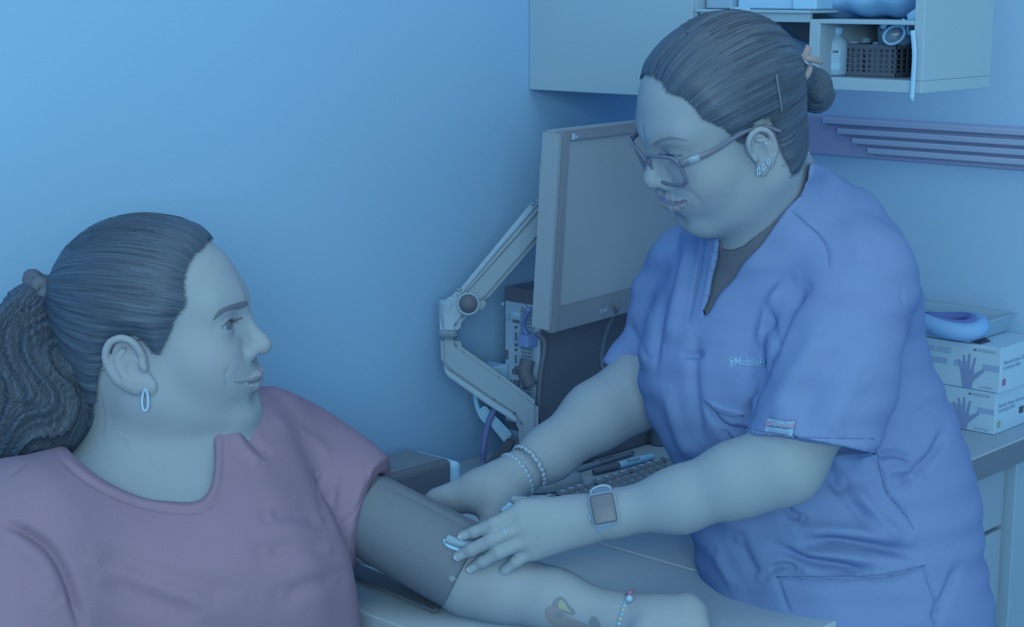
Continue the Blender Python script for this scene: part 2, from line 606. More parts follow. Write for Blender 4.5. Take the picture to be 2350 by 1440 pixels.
X0, YB, ZT = -1.68, 2.52, 0.75            # left wall, back wall, worktop height
def struct(o):
    o['kind'] = 'structure'; return o
struct(box('floor', (-1.8, -1.2, -0.02), (0.8, 2.64, 0.0), M_floor))
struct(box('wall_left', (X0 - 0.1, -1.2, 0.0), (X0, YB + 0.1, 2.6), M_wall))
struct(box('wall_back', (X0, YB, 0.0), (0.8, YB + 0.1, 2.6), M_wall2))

# wall guard rail on the back wall
rail = empty('wall_rail', (-1.4, YB - 0.005, 1.15), 'ridged blue-grey guard rail running along the back wall', 'wall rail')
ra, rb = PY(1855, 262, YB), PY(1855, 352, YB)
zt, zb = ra[2], rb[2]
box('rail_body', (ra[0], YB - 0.012, zb), (0.2, YB, zt), M_rail, rail, 0.003)
for i, fz in enumerate((0.10, 0.34, 0.56, 0.78)):
    z = zt - (zt - zb) * fz
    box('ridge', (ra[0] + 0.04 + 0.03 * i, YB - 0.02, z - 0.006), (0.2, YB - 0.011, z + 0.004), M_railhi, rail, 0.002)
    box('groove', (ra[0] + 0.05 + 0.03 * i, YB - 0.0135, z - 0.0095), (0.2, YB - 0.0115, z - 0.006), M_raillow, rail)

# fixed worktop along the left wall, with its base units
XF = -1.14
box_o = empty('worktop', (-1.4, 2.0, ZT - 0.04), 'long dark worktop running along the left wall to the corner', 'worktop')
w0 = 1.5590
box('top_slab', (X0, w0, ZT - 0.038), (XF, YB, ZT), M_top, box_o, 0.0015)
box('edge_band', (XF - 0.001, w0 + 0.002, ZT - 0.037), (XF + 0.003, YB, ZT - 0.003), M_topedge, box_o, 0.001)

unit = empty('drawer_unit', (-1.4, 2.3, 0.0), 'tall white drawer unit with wire handles under the worktop by the back wall', 'drawer unit')
ZU = ZT - 0.038
box('carcass', (X0 + 0.004, 1.60, 0.06), (XF - 0.045, YB, ZU), M_drawer, unit)
box('filler_strip', (XF - 0.045, 2.395, 0.06), (XF - 0.012, YB, ZU), M_cab, unit, 0.002)
dz = [ZU - 0.035, 0.0, 0.0]
z_top = PX(2300, 1075, XF - 0.03)[2]
z_mid = PX(2300, 1208, XF - 0.03)[2]
z_low = PX(2300, 1400, XF - 0.03)[2]
M_gapd = mat('drawer_gap', (78, 104, 130), 0.8, 0.05)
ylist = ((1.93, 2.39), (1.60, 1.92))
for ya, yb in ylist:
    zs = [(z_mid + 0.004, z_top), (z_low + 0.012, z_mid - 0.003), (z_low - 0.30, z_low - 0.004), ]
    for za, zc in zs:
        d = box('drawer', (XF - 0.045, ya, max(0.08, za)), (XF - 0.028, yb, zc), M_drawer, unit, 0.003)
        hz = za + (zc - za) * 0.55
        y1, y0 = yb - 0.13, yb - 0.26
        hx = XF - 0.028
        pth = catmull([(hx - 0.002, y0, hz + 0.004), (hx + 0.022, y0, hz), (hx + 0.028, y0 + 0.006, hz), (hx + 0.028, y1 - 0.006, hz), (hx + 0.022, y1, hz), (hx - 0.002, y1, hz + 0.004)], 5)
        tube('handle', pth, 0.0042, M_silver, d, 8)

# free-standing table in front
tb = empty('treatment_table', (-1.0, 1.37, 0.0), 'dark grey table in front that carries the outstretched arm', 'table')
TY0, TY1 = 1.197, 1.5535
box('table_top', (-1.62, TY0, ZT - 0.030), (-0.935, TY1, ZT), M_top, tb, 0.0015)
box('apron', (-1.56, TY0 + 0.03, ZT - 0.10), (-1.00, TY1 - 0.03, ZT - 0.031), M_topedge, tb)
for lx in (-1.58, -1.02):
    for ly in (TY0 + 0.04, TY1 - 0.04):
        box('leg', (lx - 0.02, ly - 0.02, 0.0), (lx + 0.02, ly + 0.02, ZT - 0.1), M_topedge, tb, 0.003)

# wall cupboard with open shelves in the corner
YC = 1.85
xk = PY(1207, 205, YC)[0]
xm = PY(1594, 30, YC)[0]
xs = PY(1868, 100, YC)[0]
xe = PY(2118, 100, YC)[0]
zc0 = PY(1300, 209, YC)[2]
zs0 = PY(2090, 196, YC)[2]
ZC1 = 1.75
cup = empty('wall_cupboard', (-1.4, 2.2, zc0), 'pale grey wall cupboard with a closed door and open shelves', 'cupboard')
th = 0.014
box('carcass_side', (xm - th, YC + 0.006, zc0), (xm, YC + .33, ZC1), M_cab, cup)
box('carcass_bottom', (X0, YC + 0.018, zc0), (xm - th, YC + .33, zc0 + th), M_cab, cup)
dr = box('door', (max(X0, xk) + 0.0005, YC, zc0 - 0.001), (xm - 0.004, YC + 0.017, ZC1), M_cab, cup, 0.0015)
box('carcass_back', (X0, YC + .32, zc0 + th), (xm - th, YC + .33, ZC1), M_cab_in, cup)
# ------------------------------------------------------------------ people
M_skinA = mat('skin_patient', (109, 144, 172), 0.55, 0.12, 0.03, 60.0, 0.06, 500, attr=[('lip', (122, 140, 175)), ('dark', (84, 112, 138)), ('blush', (116, 141, 166))])
M_skinB = mat('skin_nurse', (107, 143, 171), 0.55, 0.12, 0.03, 60.0, 0.06, 500, attr=[('lip', (120, 137, 168)), ('dark', (84, 112, 138)), ('blush', (116, 141, 166))])
M_eyew = mat('eye_white', (104, 152, 190), 0.25, 0.35)
M_iris = mat('eye_iris', (76, 100, 124), 0.2, 0.42)
M_tee = mat('black_tee_cotton', (74, 97, 122), 0.85, 0.05, 0.06, 900.0, 0.2, 1200)
M_shirt = mat('mauve_cotton', (109, 115, 150), 0.85, 0.05, 0.05, 500.0, 0.35, 1400)
M_scrub = mat('blue_scrub_cotton', (86, 128, 187), 0.85, 0.05, 0.03, 300.0, 0.15, 1600)
M_scrubseam = mat('scrub_stitching', (78, 116, 176), 0.85, 0.05)

def hair_mat(name, dark, light, sfreq, tfreq):
    m = bpy.data.materials.new(name); m.use_nodes = True
    nt = m.node_tree; L = nt.links; b = nt.nodes['Principled BSDF']
    a = nt.nodes.new('ShaderNodeAttribute'); a.attribute_name = 'strand_s'
    c = nt.nodes.new('ShaderNodeAttribute'); c.attribute_name = 'strand_t'
    k1 = nt.nodes.new('ShaderNodeMath'); k1.operation = 'MULTIPLY'; k1.inputs[1].default_value = sfreq
    k2 = nt.nodes.new('ShaderNodeMath'); k2.operation = 'MULTIPLY'; k2.inputs[1].default_value = tfreq
    L.new(a.outputs['Fac'], k1.inputs[0]); L.new(c.outputs['Fac'], k2.inputs[0])
    cx = nt.nodes.new('ShaderNodeCombineXYZ'); L.new(k1.outputs[0], cx.inputs[0]); L.new(k2.outputs[0], cx.inputs[1])
    n = nt.nodes.new('ShaderNodeTexNoise'); n.inputs['Scale'].default_value = 1.0; n.inputs['Detail'].default_value = 5; n.inputs['Roughness'].default_value = 0.65
    L.new(cx.outputs[0], n.inputs['Vector'])
    r = nt.nodes.new('ShaderNodeValToRGB')
    r.color_ramp.elements[0].position = 0.36; r.color_ramp.elements[0].color = lin(dark)
    r.color_ramp.elements[1].position = 0.72; r.color_ramp.elements[1].color = lin(light)
    L.new(n.outputs['Fac'], r.inputs[0])
    L.new(r.outputs[0], b.inputs['Base Color'])
    bp = nt.nodes.new('ShaderNodeBump'); bp.inputs['Strength'].default_value = 0.5; bp.inputs['Distance'].default_value = 0.001
    L.new(n.outputs['Fac'], bp.inputs['Height']); L.new(bp.outputs[0], b.inputs['Normal'])
    e = nt.nodes.new('ShaderNodeAttribute'); e.attribute_name = 'edge'
    m1 = nt.nodes.new('ShaderNodeMath'); m1.operation = 'MULTIPLY_ADD'; m1.inputs[1].default_value = -0.95; m1.inputs[2].default_value = 0.62
    L.new(e.outputs['Fac'], m1.inputs[0])
    m2 = nt.nodes.new('ShaderNodeMath'); m2.operation = 'ADD'; L.new(m1.outputs[0], m2.inputs[0])
    n2 = nt.nodes.new('ShaderNodeTexNoise'); n2.inputs['Scale'].default_value = 2.2; n2.inputs['Detail'].default_value = 3
    L.new(cx.outputs[0], n2.inputs['Vector']); L.new(n2.outputs['Fac'], m2.inputs[1])
    m3 = nt.nodes.new('ShaderNodeMath'); m3.operation = 'MULTIPLY_ADD'; m3.use_clamp = True; m3.inputs[1].default_value = 4.0; m3.inputs[2].default_value = -1.6
    L.new(m2.outputs[0], m3.inputs[0]); L.new(m3.outputs[0], b.inputs['Alpha'])
    b.inputs['Roughness'].default_value = 0.40
    b.inputs['Specular IOR Level'].default_value = 0.40
    b.inputs['Specular Tint'].default_value = (0.45, 0.75, 1.0, 1)
    return m
M_hair = hair_mat('dark_hair', (38, 60, 86), (68, 100, 132), 70.0, 3.0)
M_strand = mat('hair_strand', (60, 86, 113), 0.5, 0.28)
M_brow = mat('eyebrow_hair', (80, 106, 132), 0.7, 0.05)

class Head:
    """head with face in its own frame: x to the person's right, y forward, z up"""
    def __init__(s, B, o, sc, lid=0.0045, jawdrop=0.0, smile=0.0, heavy=0.0, adj=None):
        s.B, s.o, s.sc = np.asarray(B), np.asarray(o), sc
        s.B4, s.o4 = s.B.astype(np.float32), s.o.astype(np.float32)
        A = dict(chin=(0, .077, -.082), tip=(0, .1095, -.0115), lipy=0.0, fore=0.0, nas=0.0, cheek=.024, mw=.0285, mz=0.0, es=1.0, eart=0.0, ey=0.0, ez=0.0)
        A.update(adj or {})
        s.A = A
        jd = jawdrop
        c, e = (lambda *a, **k: cone(*a, **k)), (lambda *a, **k: ell(*a, **k))
        ly = A['lipy']
        s.sym = [
            ell((0, -.009, .043), (.0725, .090, .0825), k=0),
            ell((0, .020 + A['fore'], .046), (.061, .066, .058), k=.03),
            ell((0, .032, -.016), (.057 + heavy * .4, .054, .056), k=.03),
            cone((.046 + heavy, .000, -.048), (.013, .066, -.078), .024 + heavy, .020 + heavy * .5, k=.035),
            ell(A['chin'], (.017, .0155, .015), k=.02),
            ell((.038, .056, -.014), (A['cheek'] + .002,) * 3, k=.03),
            ell((0, .024, -.066), (.042 + heavy, .050, .024 + heavy), k=.035),
            cone((.010, .0840 + A['nas'], .0375), (.040, .0705, .041), .0085, .008, k=.025),
            ell((0, .077 + ly, -.042), (.028, .023, .022), k=.018),
            ell((.034, .1015, .0165), (.0145, .0145, .0115), k=.016, op='s'),
            cone((0, .0885 + A['nas'], .026), (0, .1045, -.003), .0076, .0080, k=.014),
            ell(A['tip'], (.0102, .0100, .0090), k=.012),
            ell((.0118, .0968, -.0160), (.0072, .0085, .0068), k=.006),
            ell((.0064, .1015, -.0222), (.0034, .0052, .0034), k=.003, op='s'),
            ell((.0313, .0735, .0185), (.0152, .0150, .0142), k=.006),
            ell((.027, .066, -.030), (.019, .020, .022), k=.03),
            ell((0, .1055 + ly, -.0655 - jd), (.020, .0125, .0085), k=.012, op='s'),
        ]
        s.lid = lid
        # lips laid on the face surface, widest towards the corners
        def surf(x, z):
            yy = np.linspace(.13, .03, 400)
            d = s.base(np.stack([np.full(400, x), yy, np.full(400, z)], 1))
            i = int(np.argmax(d < 0)); return yy[i]
        mw = A['mw']
        xs_ = np.array([0, .25, .5, .75, 1.0]) * mw
        zc = -.0462 + A['mz'] + smile * (xs_ / mw) ** 2
        zu = zc + np.array([.0042, .0050, .0040, .0022, .0004]); ru = np.array([.0050, .0052, .0044, .0032, .0018])
        zl = zc - np.array([.0056, .0054, .0044, .0026, .0004]) - jd * np.array([1, .9, .7, .4, 0]); rl = np.array([.0062, .0060, .0050, .0034, .0018])
        zm = zc - jd * .45 * (1 - (xs_ / mw) ** 2)
        pu = [np.array([x, surf(x, z) - r * .30, z]) for x, z, r in zip(xs_, zu, ru)]
        pl = [np.array([x, surf(x, z) - r * .40, z]) for x, z, r in zip(xs_, zl, rl)]
        pm = [np.array([x, surf(x, z) + .0030 * (1 - x / mw) + .0008, z]) for x, z in zip(xs_, zm)]
        s.lipp = [cone(p[i], p[i + 1], r[i], r[i + 1], k=.004 if i == 0 else .003) for p, r in ((pu, ru), (pl, rl)) for i in range(4)]
        s.crp = [cone(pm[i], pm[i + 1], .0012 + jd * .5 * (1 - i / 4), .0012 + jd * .5 * (1 - (i + 1) / 4), k=.002, op='s') for i in range(4)]
        s.pm = pm
        s.sym = s.sym + s.lipp + s.crp
        # ear
        E0 = np.array([.0740, -.010, -.004])
        rim = []
        for th in np.linspace(-1.15, 3.45, 15):
            yy = -math.sin(th * 0 + th) * 0
            cy, cz = math.cos(th), math.sin(th)
            w = .0165 if cz > 0 else .0145
            rim.append(E0 + np.array([.0075 - .003 * cy + .004 * (cz > -.3), -cy * 0 + cy * -w + 0.0, cz * .0265 + .004]))
        # helix runs from lobe back edge, up and over to the front root
        s.ear = []
        s.ear.append(ell(E0 + np.array([.0035, -.002, .002]), (.0050, .0165, .0270), frame_from((-.15, .10, 1), (1, .42, 0)), k=.005))
        s.ear.append(ell(E0 + np.array([.0030, .0055, -.0245]), (.0042, .0085, .0100), k=.006))
        hx = [(.002, .012, .003), (.006, .013, .013), (.0085, .011, .023), (.0095, .003, .0305), (.0095, -.009, .0305), (.0100, -.0180, .022), (.0095, -.0210, .009), (.0080, -.0195, -.005), (.0060, -.0140, -.017), (.0045, -.006, -.0255)]
        hx = catmull(np.array(hx), 3) + E0
        for i in range(len(hx) - 1):
            s.ear.append(cone(hx[i], hx[i + 1], .0033, .0033, k=.0035 if i == 0 else .002))
        ah = catmull(np.array([(.0075, -.001, .018), (.0085, -.010, .012), (.0085, -.0125, .001), (.0072, -.0085, -.011), (.0058, .000, -.0165)]), 3) + E0
        s.ear.append(ell(E0 + np.array([.0105, .0005, -.002]), (.0055, .0075, .0105), k=.004, op='s'))
        s.ear.append(cone(E0 + np.array([.0125, .004, .0205]), E0 + np.array([.0125, -.0125, .0185]), .0032, .0030, k=.003, op='s'))
        s.ear.append(cone(E0 + np.array([.0130, -.0150, .0150]), E0 + np.array([.0110, -.0140, -.008]), .0020, .0016, k=.003, op='s'))
        for i in range(len(ah) - 1):
            s.ear.append(cone(ah[i], ah[i + 1], .0022, .0022, k=.003))
        s.ear.append(ell(E0 + np.array([.0060, .0105, -.004]), (.0040, .0035, .0060), k=.004))
    def to_local(s, p):
        if p.dtype == np.float32: return ((p - s.o4) @ s.B4) * np.float32(1 / s.sc)
        return ((p - s.o) @ s.B) / s.sc
    def to_world(s, q):
        return np.asarray(q) * s.sc @ s.B.T + s.o
    def base(s, q):
        """skull and face without ears or eye openings, local coordinates"""
        a = q.copy(); a[:, 0] = np.abs(a[:, 0])
        a = a.astype(np.float32)
        d = np.full(len(q), 1.0, np.float32)
        c = a.mean(0); R = np.sqrt(((a - c) ** 2).sum(1).max()) + .03
        for r in s.sym:
            if R < .06 and np.linalg.norm(r.c - c) - r.R > R: continue
            e = r.fn(a)
            d = smin(d, e, r.k) if r.op == 'u' else smax(d, -e, r.k)
        return d
    def fn(s, p):
        q = s.to_local(p)
        d = s.base(q)
        a = q.copy(); a[:, 0] = np.abs(a[:, 0])
        # eye opening: almond between the lids
        ex = a[:, 0] - .0313; ez = a[:, 2] - .0185 - ex * .10
        hw = .0145
        up = s.lid * (1 - (ex / hw) ** 2); lo = -s.lid * .62 * (1 - (ex / hw) ** 2)
        op = np.maximum(np.maximum(ez - up, lo - ez), np.abs(ex) - hw) * .8
        op = np.maximum(op, .0715 - a[:, 1])
        d = smax(d, -op, .0012)
        T = s.A['eart']; cE = np.array([.074, -.010, -.004])
        a = a - np.array([0, s.A['ey'], s.A['ez']]) - cE
        a = np.stack([a[:, 0], math.cos(T) * a[:, 1] - math.sin(T) * a[:, 2], math.sin(T) * a[:, 1] + math.cos(T) * a[:, 2]], 1) / s.A['es'] + cE
        m = (np.abs(a[:, 0] - .078) < .03) & (np.abs(a[:, 1] + .01) < .05) & (np.abs(a[:, 2]) < .055)
        if m.any():
            e = np.full(m.sum(), 1.0); am = a[m]
            for r in s.ear:
                v = r.fn(am)
                e = smin(e, v, r.k) if r.op == 'u' else smax(e, -v, r.k)
            d[m] = smin(d[m], e * s.A['es'], .003)
        return d * s.sc
    def prim(s, k=0.03):
        return Prim('u', k, s.fn, s.to_world(np.array([[0, 0, .015]]))[0], .16 * s.sc)
    def attrs(s, V):
        q = s.to_local(V); a = q.copy(); a[:, 0] = np.abs(a[:, 0])
        lipd = np.min([r.fn(a) for r in s.lipp], 0)
        lip = np.clip(1 - lipd / .0012, 0, 1) * (a[:, 1] > .06)
        cre = np.clip(1.2 - np.min([r.fn(a) for r in s.crp], 0) / .0010, 0, 1) * (a[:, 1] > .07)
        nos = np.clip(1 - s.sym[13].fn(a) / .0012, 0, 1)
        ex = a[:, 0] - .0313; ez = a[:, 2] - .0185 - ex * .10; hw = .0155
        up = s.lid * (1 - (ex / hw) ** 2)
        lash = np.exp(-((ez - up - .0006) / .0011) ** 2) * (np.abs(ex) < hw) * (a[:, 1] > .065)
        low = 0.35 * np.exp(-((ez + s.lid * .62 * (1 - (ex / hw) ** 2) + .0004) / .0009) ** 2) * (np.abs(ex) < hw) * (a[:, 1] > .065)
        crease = 0.30 * np.exp(-((ez - up - .0062) / .0009) ** 2) * (np.abs(ex) < hw * .95) * (a[:, 1] > .06)
        dark = np.clip(lash + low + crease + cre * .75 + nos * .6, 0, 1)
        blush = .6 * np.exp(-(((a - np.array([.042, .07, -.015])) / .02) ** 2).sum(1)) + .5 * np.exp(-(((a - np.array([0, .115, -.012])) / .011) ** 2).sum(1)) + .5 * np.exp(-(((a - np.array([.08, -.01, .0])) / .022) ** 2).sum(1))
        return {'lip': lip, 'dark': dark, 'blush': np.clip(blush, 0, 1)}
    def eyes(s, look, parent, res=16):
        for sx in (1, -1):
            c = s.to_world(np.array([sx * .0313, .0735, .0185]))
            R = s.B
            d = np.array(look, float); d[0] *= 1
            zl = s.B @ (d / np.linalg.norm(d))
            Fr = frame_from(zl, UP)
            r = .0132 * s.sc
            prof = [(r * math.sin(t), r * math.cos(t)) for t in np.linspace(math.pi, .52, 12)]
            e = lathe('eyeball', [(max(a, 1e-5), b) for a, b in prof], M_eyew, Fr, c, parent, 20)
            prof = [(r * 1.012 * math.sin(t), r * 1.012 * math.cos(t)) for t in np.linspace(.56, 0.0, 6)]
            lathe('iris', [(max(a, 1e-5), b) for a, b in prof], M_iris, Fr, c, e, 20)

def rot_about(B, axis_local, ang):
    k = np.asarray(axis_local, float); k = k / np.linalg.norm(k)
    K = np.array([[0, -k[2], k[1]], [k[2], 0, -k[0]], [-k[1], k[0], 0]])
    return B @ (np.eye(3) + math.sin(ang) * K + (1 - math.cos(ang)) * K @ K)

# ---- the seated patient
HB = np.array([[0.717, 0.6961, -0.0378], [-0.6967, 0.7137, -0.0725], [-0.0235, 0.0784, 0.9966]])
HB = rot_about(HB, (0, 0, 1), math.radians(-5.0))
HA = Head(HB, (-1.4372, 1.0115, 1.0696), 0.994, lid=.0062, smile=.0030, heavy=.004, adj=dict(fore=.006, lipy=.003, nas=.001, eart=-.30, ey=.004, ez=-.001))
_hw = lambda *q: HA.to_world(np.array(q))
A_neck = [cone(_hw(0, -.030, -.020), P(372, 1085, 1.80), .056, .066, k=.04),
          ell(P(495, 978, 1.81), (.042, .026, .040), CAMR, k=.05)]
A_torso = [
    cone(P(70, 1265, 1.66), P(420, 1150, 1.82), .075, .085, k=.05),
    cone(P(420, 1150, 1.82), P(690, 1095, 1.93), .085, .060, k=.05),
    cone(P(430, 1080, 1.83), P(620, 1005, 1.93), .060, .037, k=.06),
    ell(P(430, 1330, 1.80), (.165, .13, .105), CAMR, k=.06),
    ell(P(500, 1330, 1.73), (.085, .075, .06), CAMR, k=.06),
    ell(P(290, 1390, 1.68), (.085, .075, .06), CAMR, k=.06),
    ell(P(440, 1560, 1.82), (.175, .16, .12), CAMR, k=.06),
]
A_armL = chain([pc(705, 1110, 1.92, 112), pc(850, 1196, 1.915, 86), pc(1090, 1322, 1.885, 82)], k=.05, kin=.02)
A_fore = chain([pc(1090, 1325, 1.88, 88), pc(1160, 1350, 1.865, 78), pc(1270, 1378, 1.845, 66), pc(1430, 1424, 1.815, 52)], k=.03, kin=.02)
A_armR = chain([pc(55, 1270, 1.64, 165), pc(20, 1480, 1.60, 150)], k=.05)
def finger(pts, k=.006):
    return chain(pts, k=k, kin=.003)
A_hand = [cone(P(1430, 1424, 1.815), P(1500, 1428, 1.805), .024, .026, k=.02),
          cone(P(1500, 1428, 1.80), P(1575, 1402, 1.79), .024, .018, k=.02),
          cone(P(1500, 1455, 1.785), P(1575, 1445, 1.775), .026, .020, k=.02)]
for i, (kx, ky, kt) in enumerate(((1578, 1390, 1.80), (1596, 1412, 1.785), (1600, 1438, 1.77), (1592, 1470, 1.76))):
    A_hand += finger([pc(kx, ky, kt, 22), pc(kx + 28, ky + 48, kt + .01, 19), pc(kx - 5, ky + 85, kt + .02, 17), pc(kx - 45, ky + 80, kt + .02, 15)], .012)
A_hand += finger([pc(1480, 1450, 1.77, 24), pc(1540, 1490, 1.755, 20), pc(1590, 1515, 1.755, 17)], .012)
_fA = (RT - FW * .9); _fA = np.array([_fA[0], _fA[1], 0]); _fA /= np.linalg.norm(_fA)
_el = P(20, 1500, 1.60); _wr = _el + _fA * .20 - np.array([0, 0, .07]); _hd = _wr + _fA * .07 - np.array([0, 0, .01])
A_foreR = chain([(_el, .050), (_el * .6 + _wr * .4, .042), (_wr, .027), (_hd, .026)], k=.02, kin=.02)
for _k in range(4):
    _o = np.cross(_fA, [0, 0, 1]) * (.027 - .018 * _k)
    A_foreR += chain([(_hd + _o, .010), (_hd + _o + _fA * .055 - np.array([0, 0, .012]), .0085), (_hd + _o + _fA * .085 - np.array([0, 0, .030]), .007)], k=.01, kin=.004)
A_foreR += chain([(_wr + np.cross(_fA, [0, 0, 1]) * -.024, .014), (_hd + np.cross(_fA, [0, 0, 1]) * -.045 + _fA * .02, .010)], k=.012)
FA = Field([HA.prim(0)] + A_neck + A_torso + A_armL + A_fore + A_armR + A_foreR + A_hand)

# ---- the nurse
NB = np.array([[-0.8925, -0.4435, -0.0829], [0.4295, -0.779, -0.4569], [0.138, -0.4433, 0.8857]])
HN = Head(NB, (-1.0888, 1.5244, 1.2785), 0.964, lid=.0022, smile=.0050, jawdrop=.0030, heavy=.002, adj=dict(mz=.0075, chin=(0, .075, -.078), tip=(0, .1065, -.0105), es=.84, eart=.05, ey=.0165, ez=-.003, fore=.004, lipy=.001, mw=.039))
_nw = lambda *q: HN.to_world(np.array(q))
N_neck = [cone(_nw(0, -.022, -.020), P(1760, 545, 1.92), .049, .058, k=.035),
          cone(P(1774, 325, 1.91), P(1838, 500, 1.97), .024, .043, k=.05)]
N_torso = [
    cone(P(1610, 650, 2.10), P(1795, 580, 1.99), .062, .068, k=.05),
    cone(P(1795, 580, 1.99), P(1940, 652, 1.90), .070, .066, k=.05),
    ell(P(1895, 672, 2.00), (.090, .108, .09), CAMR, k=.06),
    ell(P(1790, 830, 2.00), (.145, .15, .115), CAMR, k=.06),
    ell(P(1665, 850, 1.97), (.075, .075, .065), CAMR, k=.06),
    ell(P(1780, 880, 1.92), (.075, .075, .065), CAMR, k=.06),
    ell(P(1900, 1080, 2.00), (.150, .15, .125), CAMR, k=.06),
    ell(P(1930, 1300, 2.00), (.152, .16, .135), CAMR, k=.06),
    ell(P(1960, 1500, 2.02), (.150, .14, .135), CAMR, k=.06),
]
N_armL = chain([pc(1945, 690, 1.89, 100), pc(1885, 900, 1.82, 108), pc(1798, 1068, 1.80, 80)], k=.05, kin=.02)
N_foreL = chain([pc(1798, 1068, 1.80, 82), pc(1690, 1102, 1.81, 82), pc(1560, 1148, 1.825, 70), pc(1400, 1182, 1.84, 49)], k=.03, kin=.02)
N_armR = chain([pc(1600, 660, 2.09, 85), pc(1508, 808, 2.09, 56), pc(1455, 905, 2.07, 74)], k=.05, kin=.02)
N_foreR = chain([pc(1455, 905, 2.07, 76), pc(1370, 955, 2.05, 74), pc(1260, 1042, 2.02, 58), pc(1180, 1095, 1.995, 44)], k=.03, kin=.02)
# near hand, lying on the cuff and arm
hb = 1.835
N_handL = [cone(P(1400, 1182, 1.84), P(1330, 1192, 1.838), .0225, .0215, k=.02)]
mcp = [(1200, 1172, hb - .004), (1203, 1206, hb - .008), (1214, 1237, hb - .006), (1226, 1262, hb - .001)]
for (mx_, my_, mt_), wr in zip(mcp, ((1330, 1172, 1.842), (1335, 1188, 1.838), (1340, 1203, 1.838), (1345, 1216, 1.842))):
    N_handL.append(cone(P(*wr), P(mx_, my_, mt_), .0160, .0128, k=.012))
fing = [
    [pc(1200, 1172, hb - .006, 23), pc(1133, 1204, hb - .010, 17.5), pc(1090, 1222, hb - .004, 15.5), pc(1060, 1231, hb + .002, 12.5)],
    [pc(1203, 1206, hb - .010, 24), pc(1128, 1240, hb - .016, 18.5), pc(1082, 1263, hb - .010, 16.5), pc(1050, 1277, hb - .003, 13)],
    [pc(1214, 1237, hb - .008, 23), pc(1146, 1268, hb - .014, 18), pc(1108, 1290, hb - .008, 16), pc(1080, 1306, hb - .001, 12.5)],
    [pc(1226, 1262, hb - .003, 20), pc(1184, 1290, hb - .008, 15.5), pc(1160, 1310, hb - .004, 14), pc(1138, 1328, hb + .002, 11)],
]
for fg_ in fing:
    N_handL += finger([(q, r * .90) for q, r in fg_], .004)
N_handL += finger([pc(1300, 1170, 1.85, 26), pc(1245, 1158, 1.862, 19), pc(1205, 1157, 1.868, 15), pc(1180, 1148, 1.87, 10)], .012)
# far hand, reaching behind the cuff
N_handR = [cone(P(1180, 1095, 1.995), P(1110, 1125, 1.985), .0225, .024, k=.02),
           cone(P(1130, 1128, 1.98), P(1005, 1146, 1.99), .026, .013, k=.02),
           cone(P(1150, 1140, 1.975), P(1135, 1185, 1.965), .022, .017, k=.015)]
for (a_, b_) in (((1050, 1126), (990, 1150)), ((1044, 1146), (985, 1172)), ((1050, 1160), (1000, 1190))):
    N_handR += finger([pc(*a_, 1.985, 19), pc(*b_, 1.99, 16), pc(b_[0] - 20, b_[1] + 40, 1.985, 14)], .008)
N_handR += finger([pc(1150, 1150, 1.975, 24), pc(1125, 1200, 1.96, 18), pc(1090, 1225, 1.95, 15)], .01)
FN = Field([HN.prim(0)] + N_neck + N_torso + N_armL + N_foreL + N_armR + N_foreR + N_handL + N_handR)

HQ = QUAL
def bounds(pts, pad):
    pts = np.array(pts); return pts.min(0) - pad, pts.max(0) + pad
patient = empty('person', (-1.50, 1.02, 0.0), 'seated woman in a mauve tee with ponytail, arm stretched out in a cuff', 'person', 'two women at the blood pressure check')
nurse = empty('person', (-1.02, 1.70, 0.0), 'standing woman in blue scrubs and glasses leaning over the table', 'person', 'two women at the blood pressure check')

def hbox(h):
    return [h.to_world(np.array([a, b, c])) for a in (-.088, .088) for b in (-.112, .126) for c in (-.10, .132)]
def body(name, parts, F, m, parent, crease, head):
    V, Q = join_vq([F.nets(lo, hi, h) for lo, hi, h in parts])
    N = vnormals(V, Q)
    V = folds(V, N, crease)
    at = head.attrs(V)
    return mesh(name, V, Q, m, parent, True, at)
lo, hi = bounds(hbox(HA) + [ P(330, 1200, 1.70), P(560, 1200, 1.78), P(200, 1000, 1.85)], .005)
lo2, hi2 = bounds([P(800, 1060, 1.95), P(800, 1330, 1.84), P(1130, 1440, 1.80), P(1250, 1250, 1.95)], .01)
lo3, hi3 = bounds([P(1100, 1240, 1.93), P(1100, 1440, 1.80), P(1660, 1330, 1.85), P(1640, 1590, 1.72)], .008)
bodyA = body('body', [(lo, hi, .0014 * HQ), (lo3, hi3, .0016 * HQ), (lo2, [hi2[0], hi2[1], hi2[2]], .0025 * HQ)] if False else
             [(lo, hi, .0014 * HQ), (np.minimum(lo2, lo3), np.maximum(hi2, hi3), .0017 * HQ), (*bounds([_el, _wr, _hd + _fA * .10], .055), .0028 * HQ)], FA, M_skinA, patient,
             [([(528, 840), (519, 862), (526, 895)], 6, -.0009)], HA)
lo, hi = bounds(hbox(HN) + [ P(1640, 600, 1.85)], .005)
lo2, hi2 = bounds([P(1020, 1100, 1.90), P(1700, 1000, 1.90), P(1900, 960, 1.74), P(1900, 1150, 1.74), P(1030, 1360, 1.80), P(1160, 1130, 1.90)], .006)
lo3, hi3 = bounds([P(960, 1100, 2.03), P(1510, 800, 2.15), P(1540, 930, 2.0), P(960, 1260, 1.94)], .006)
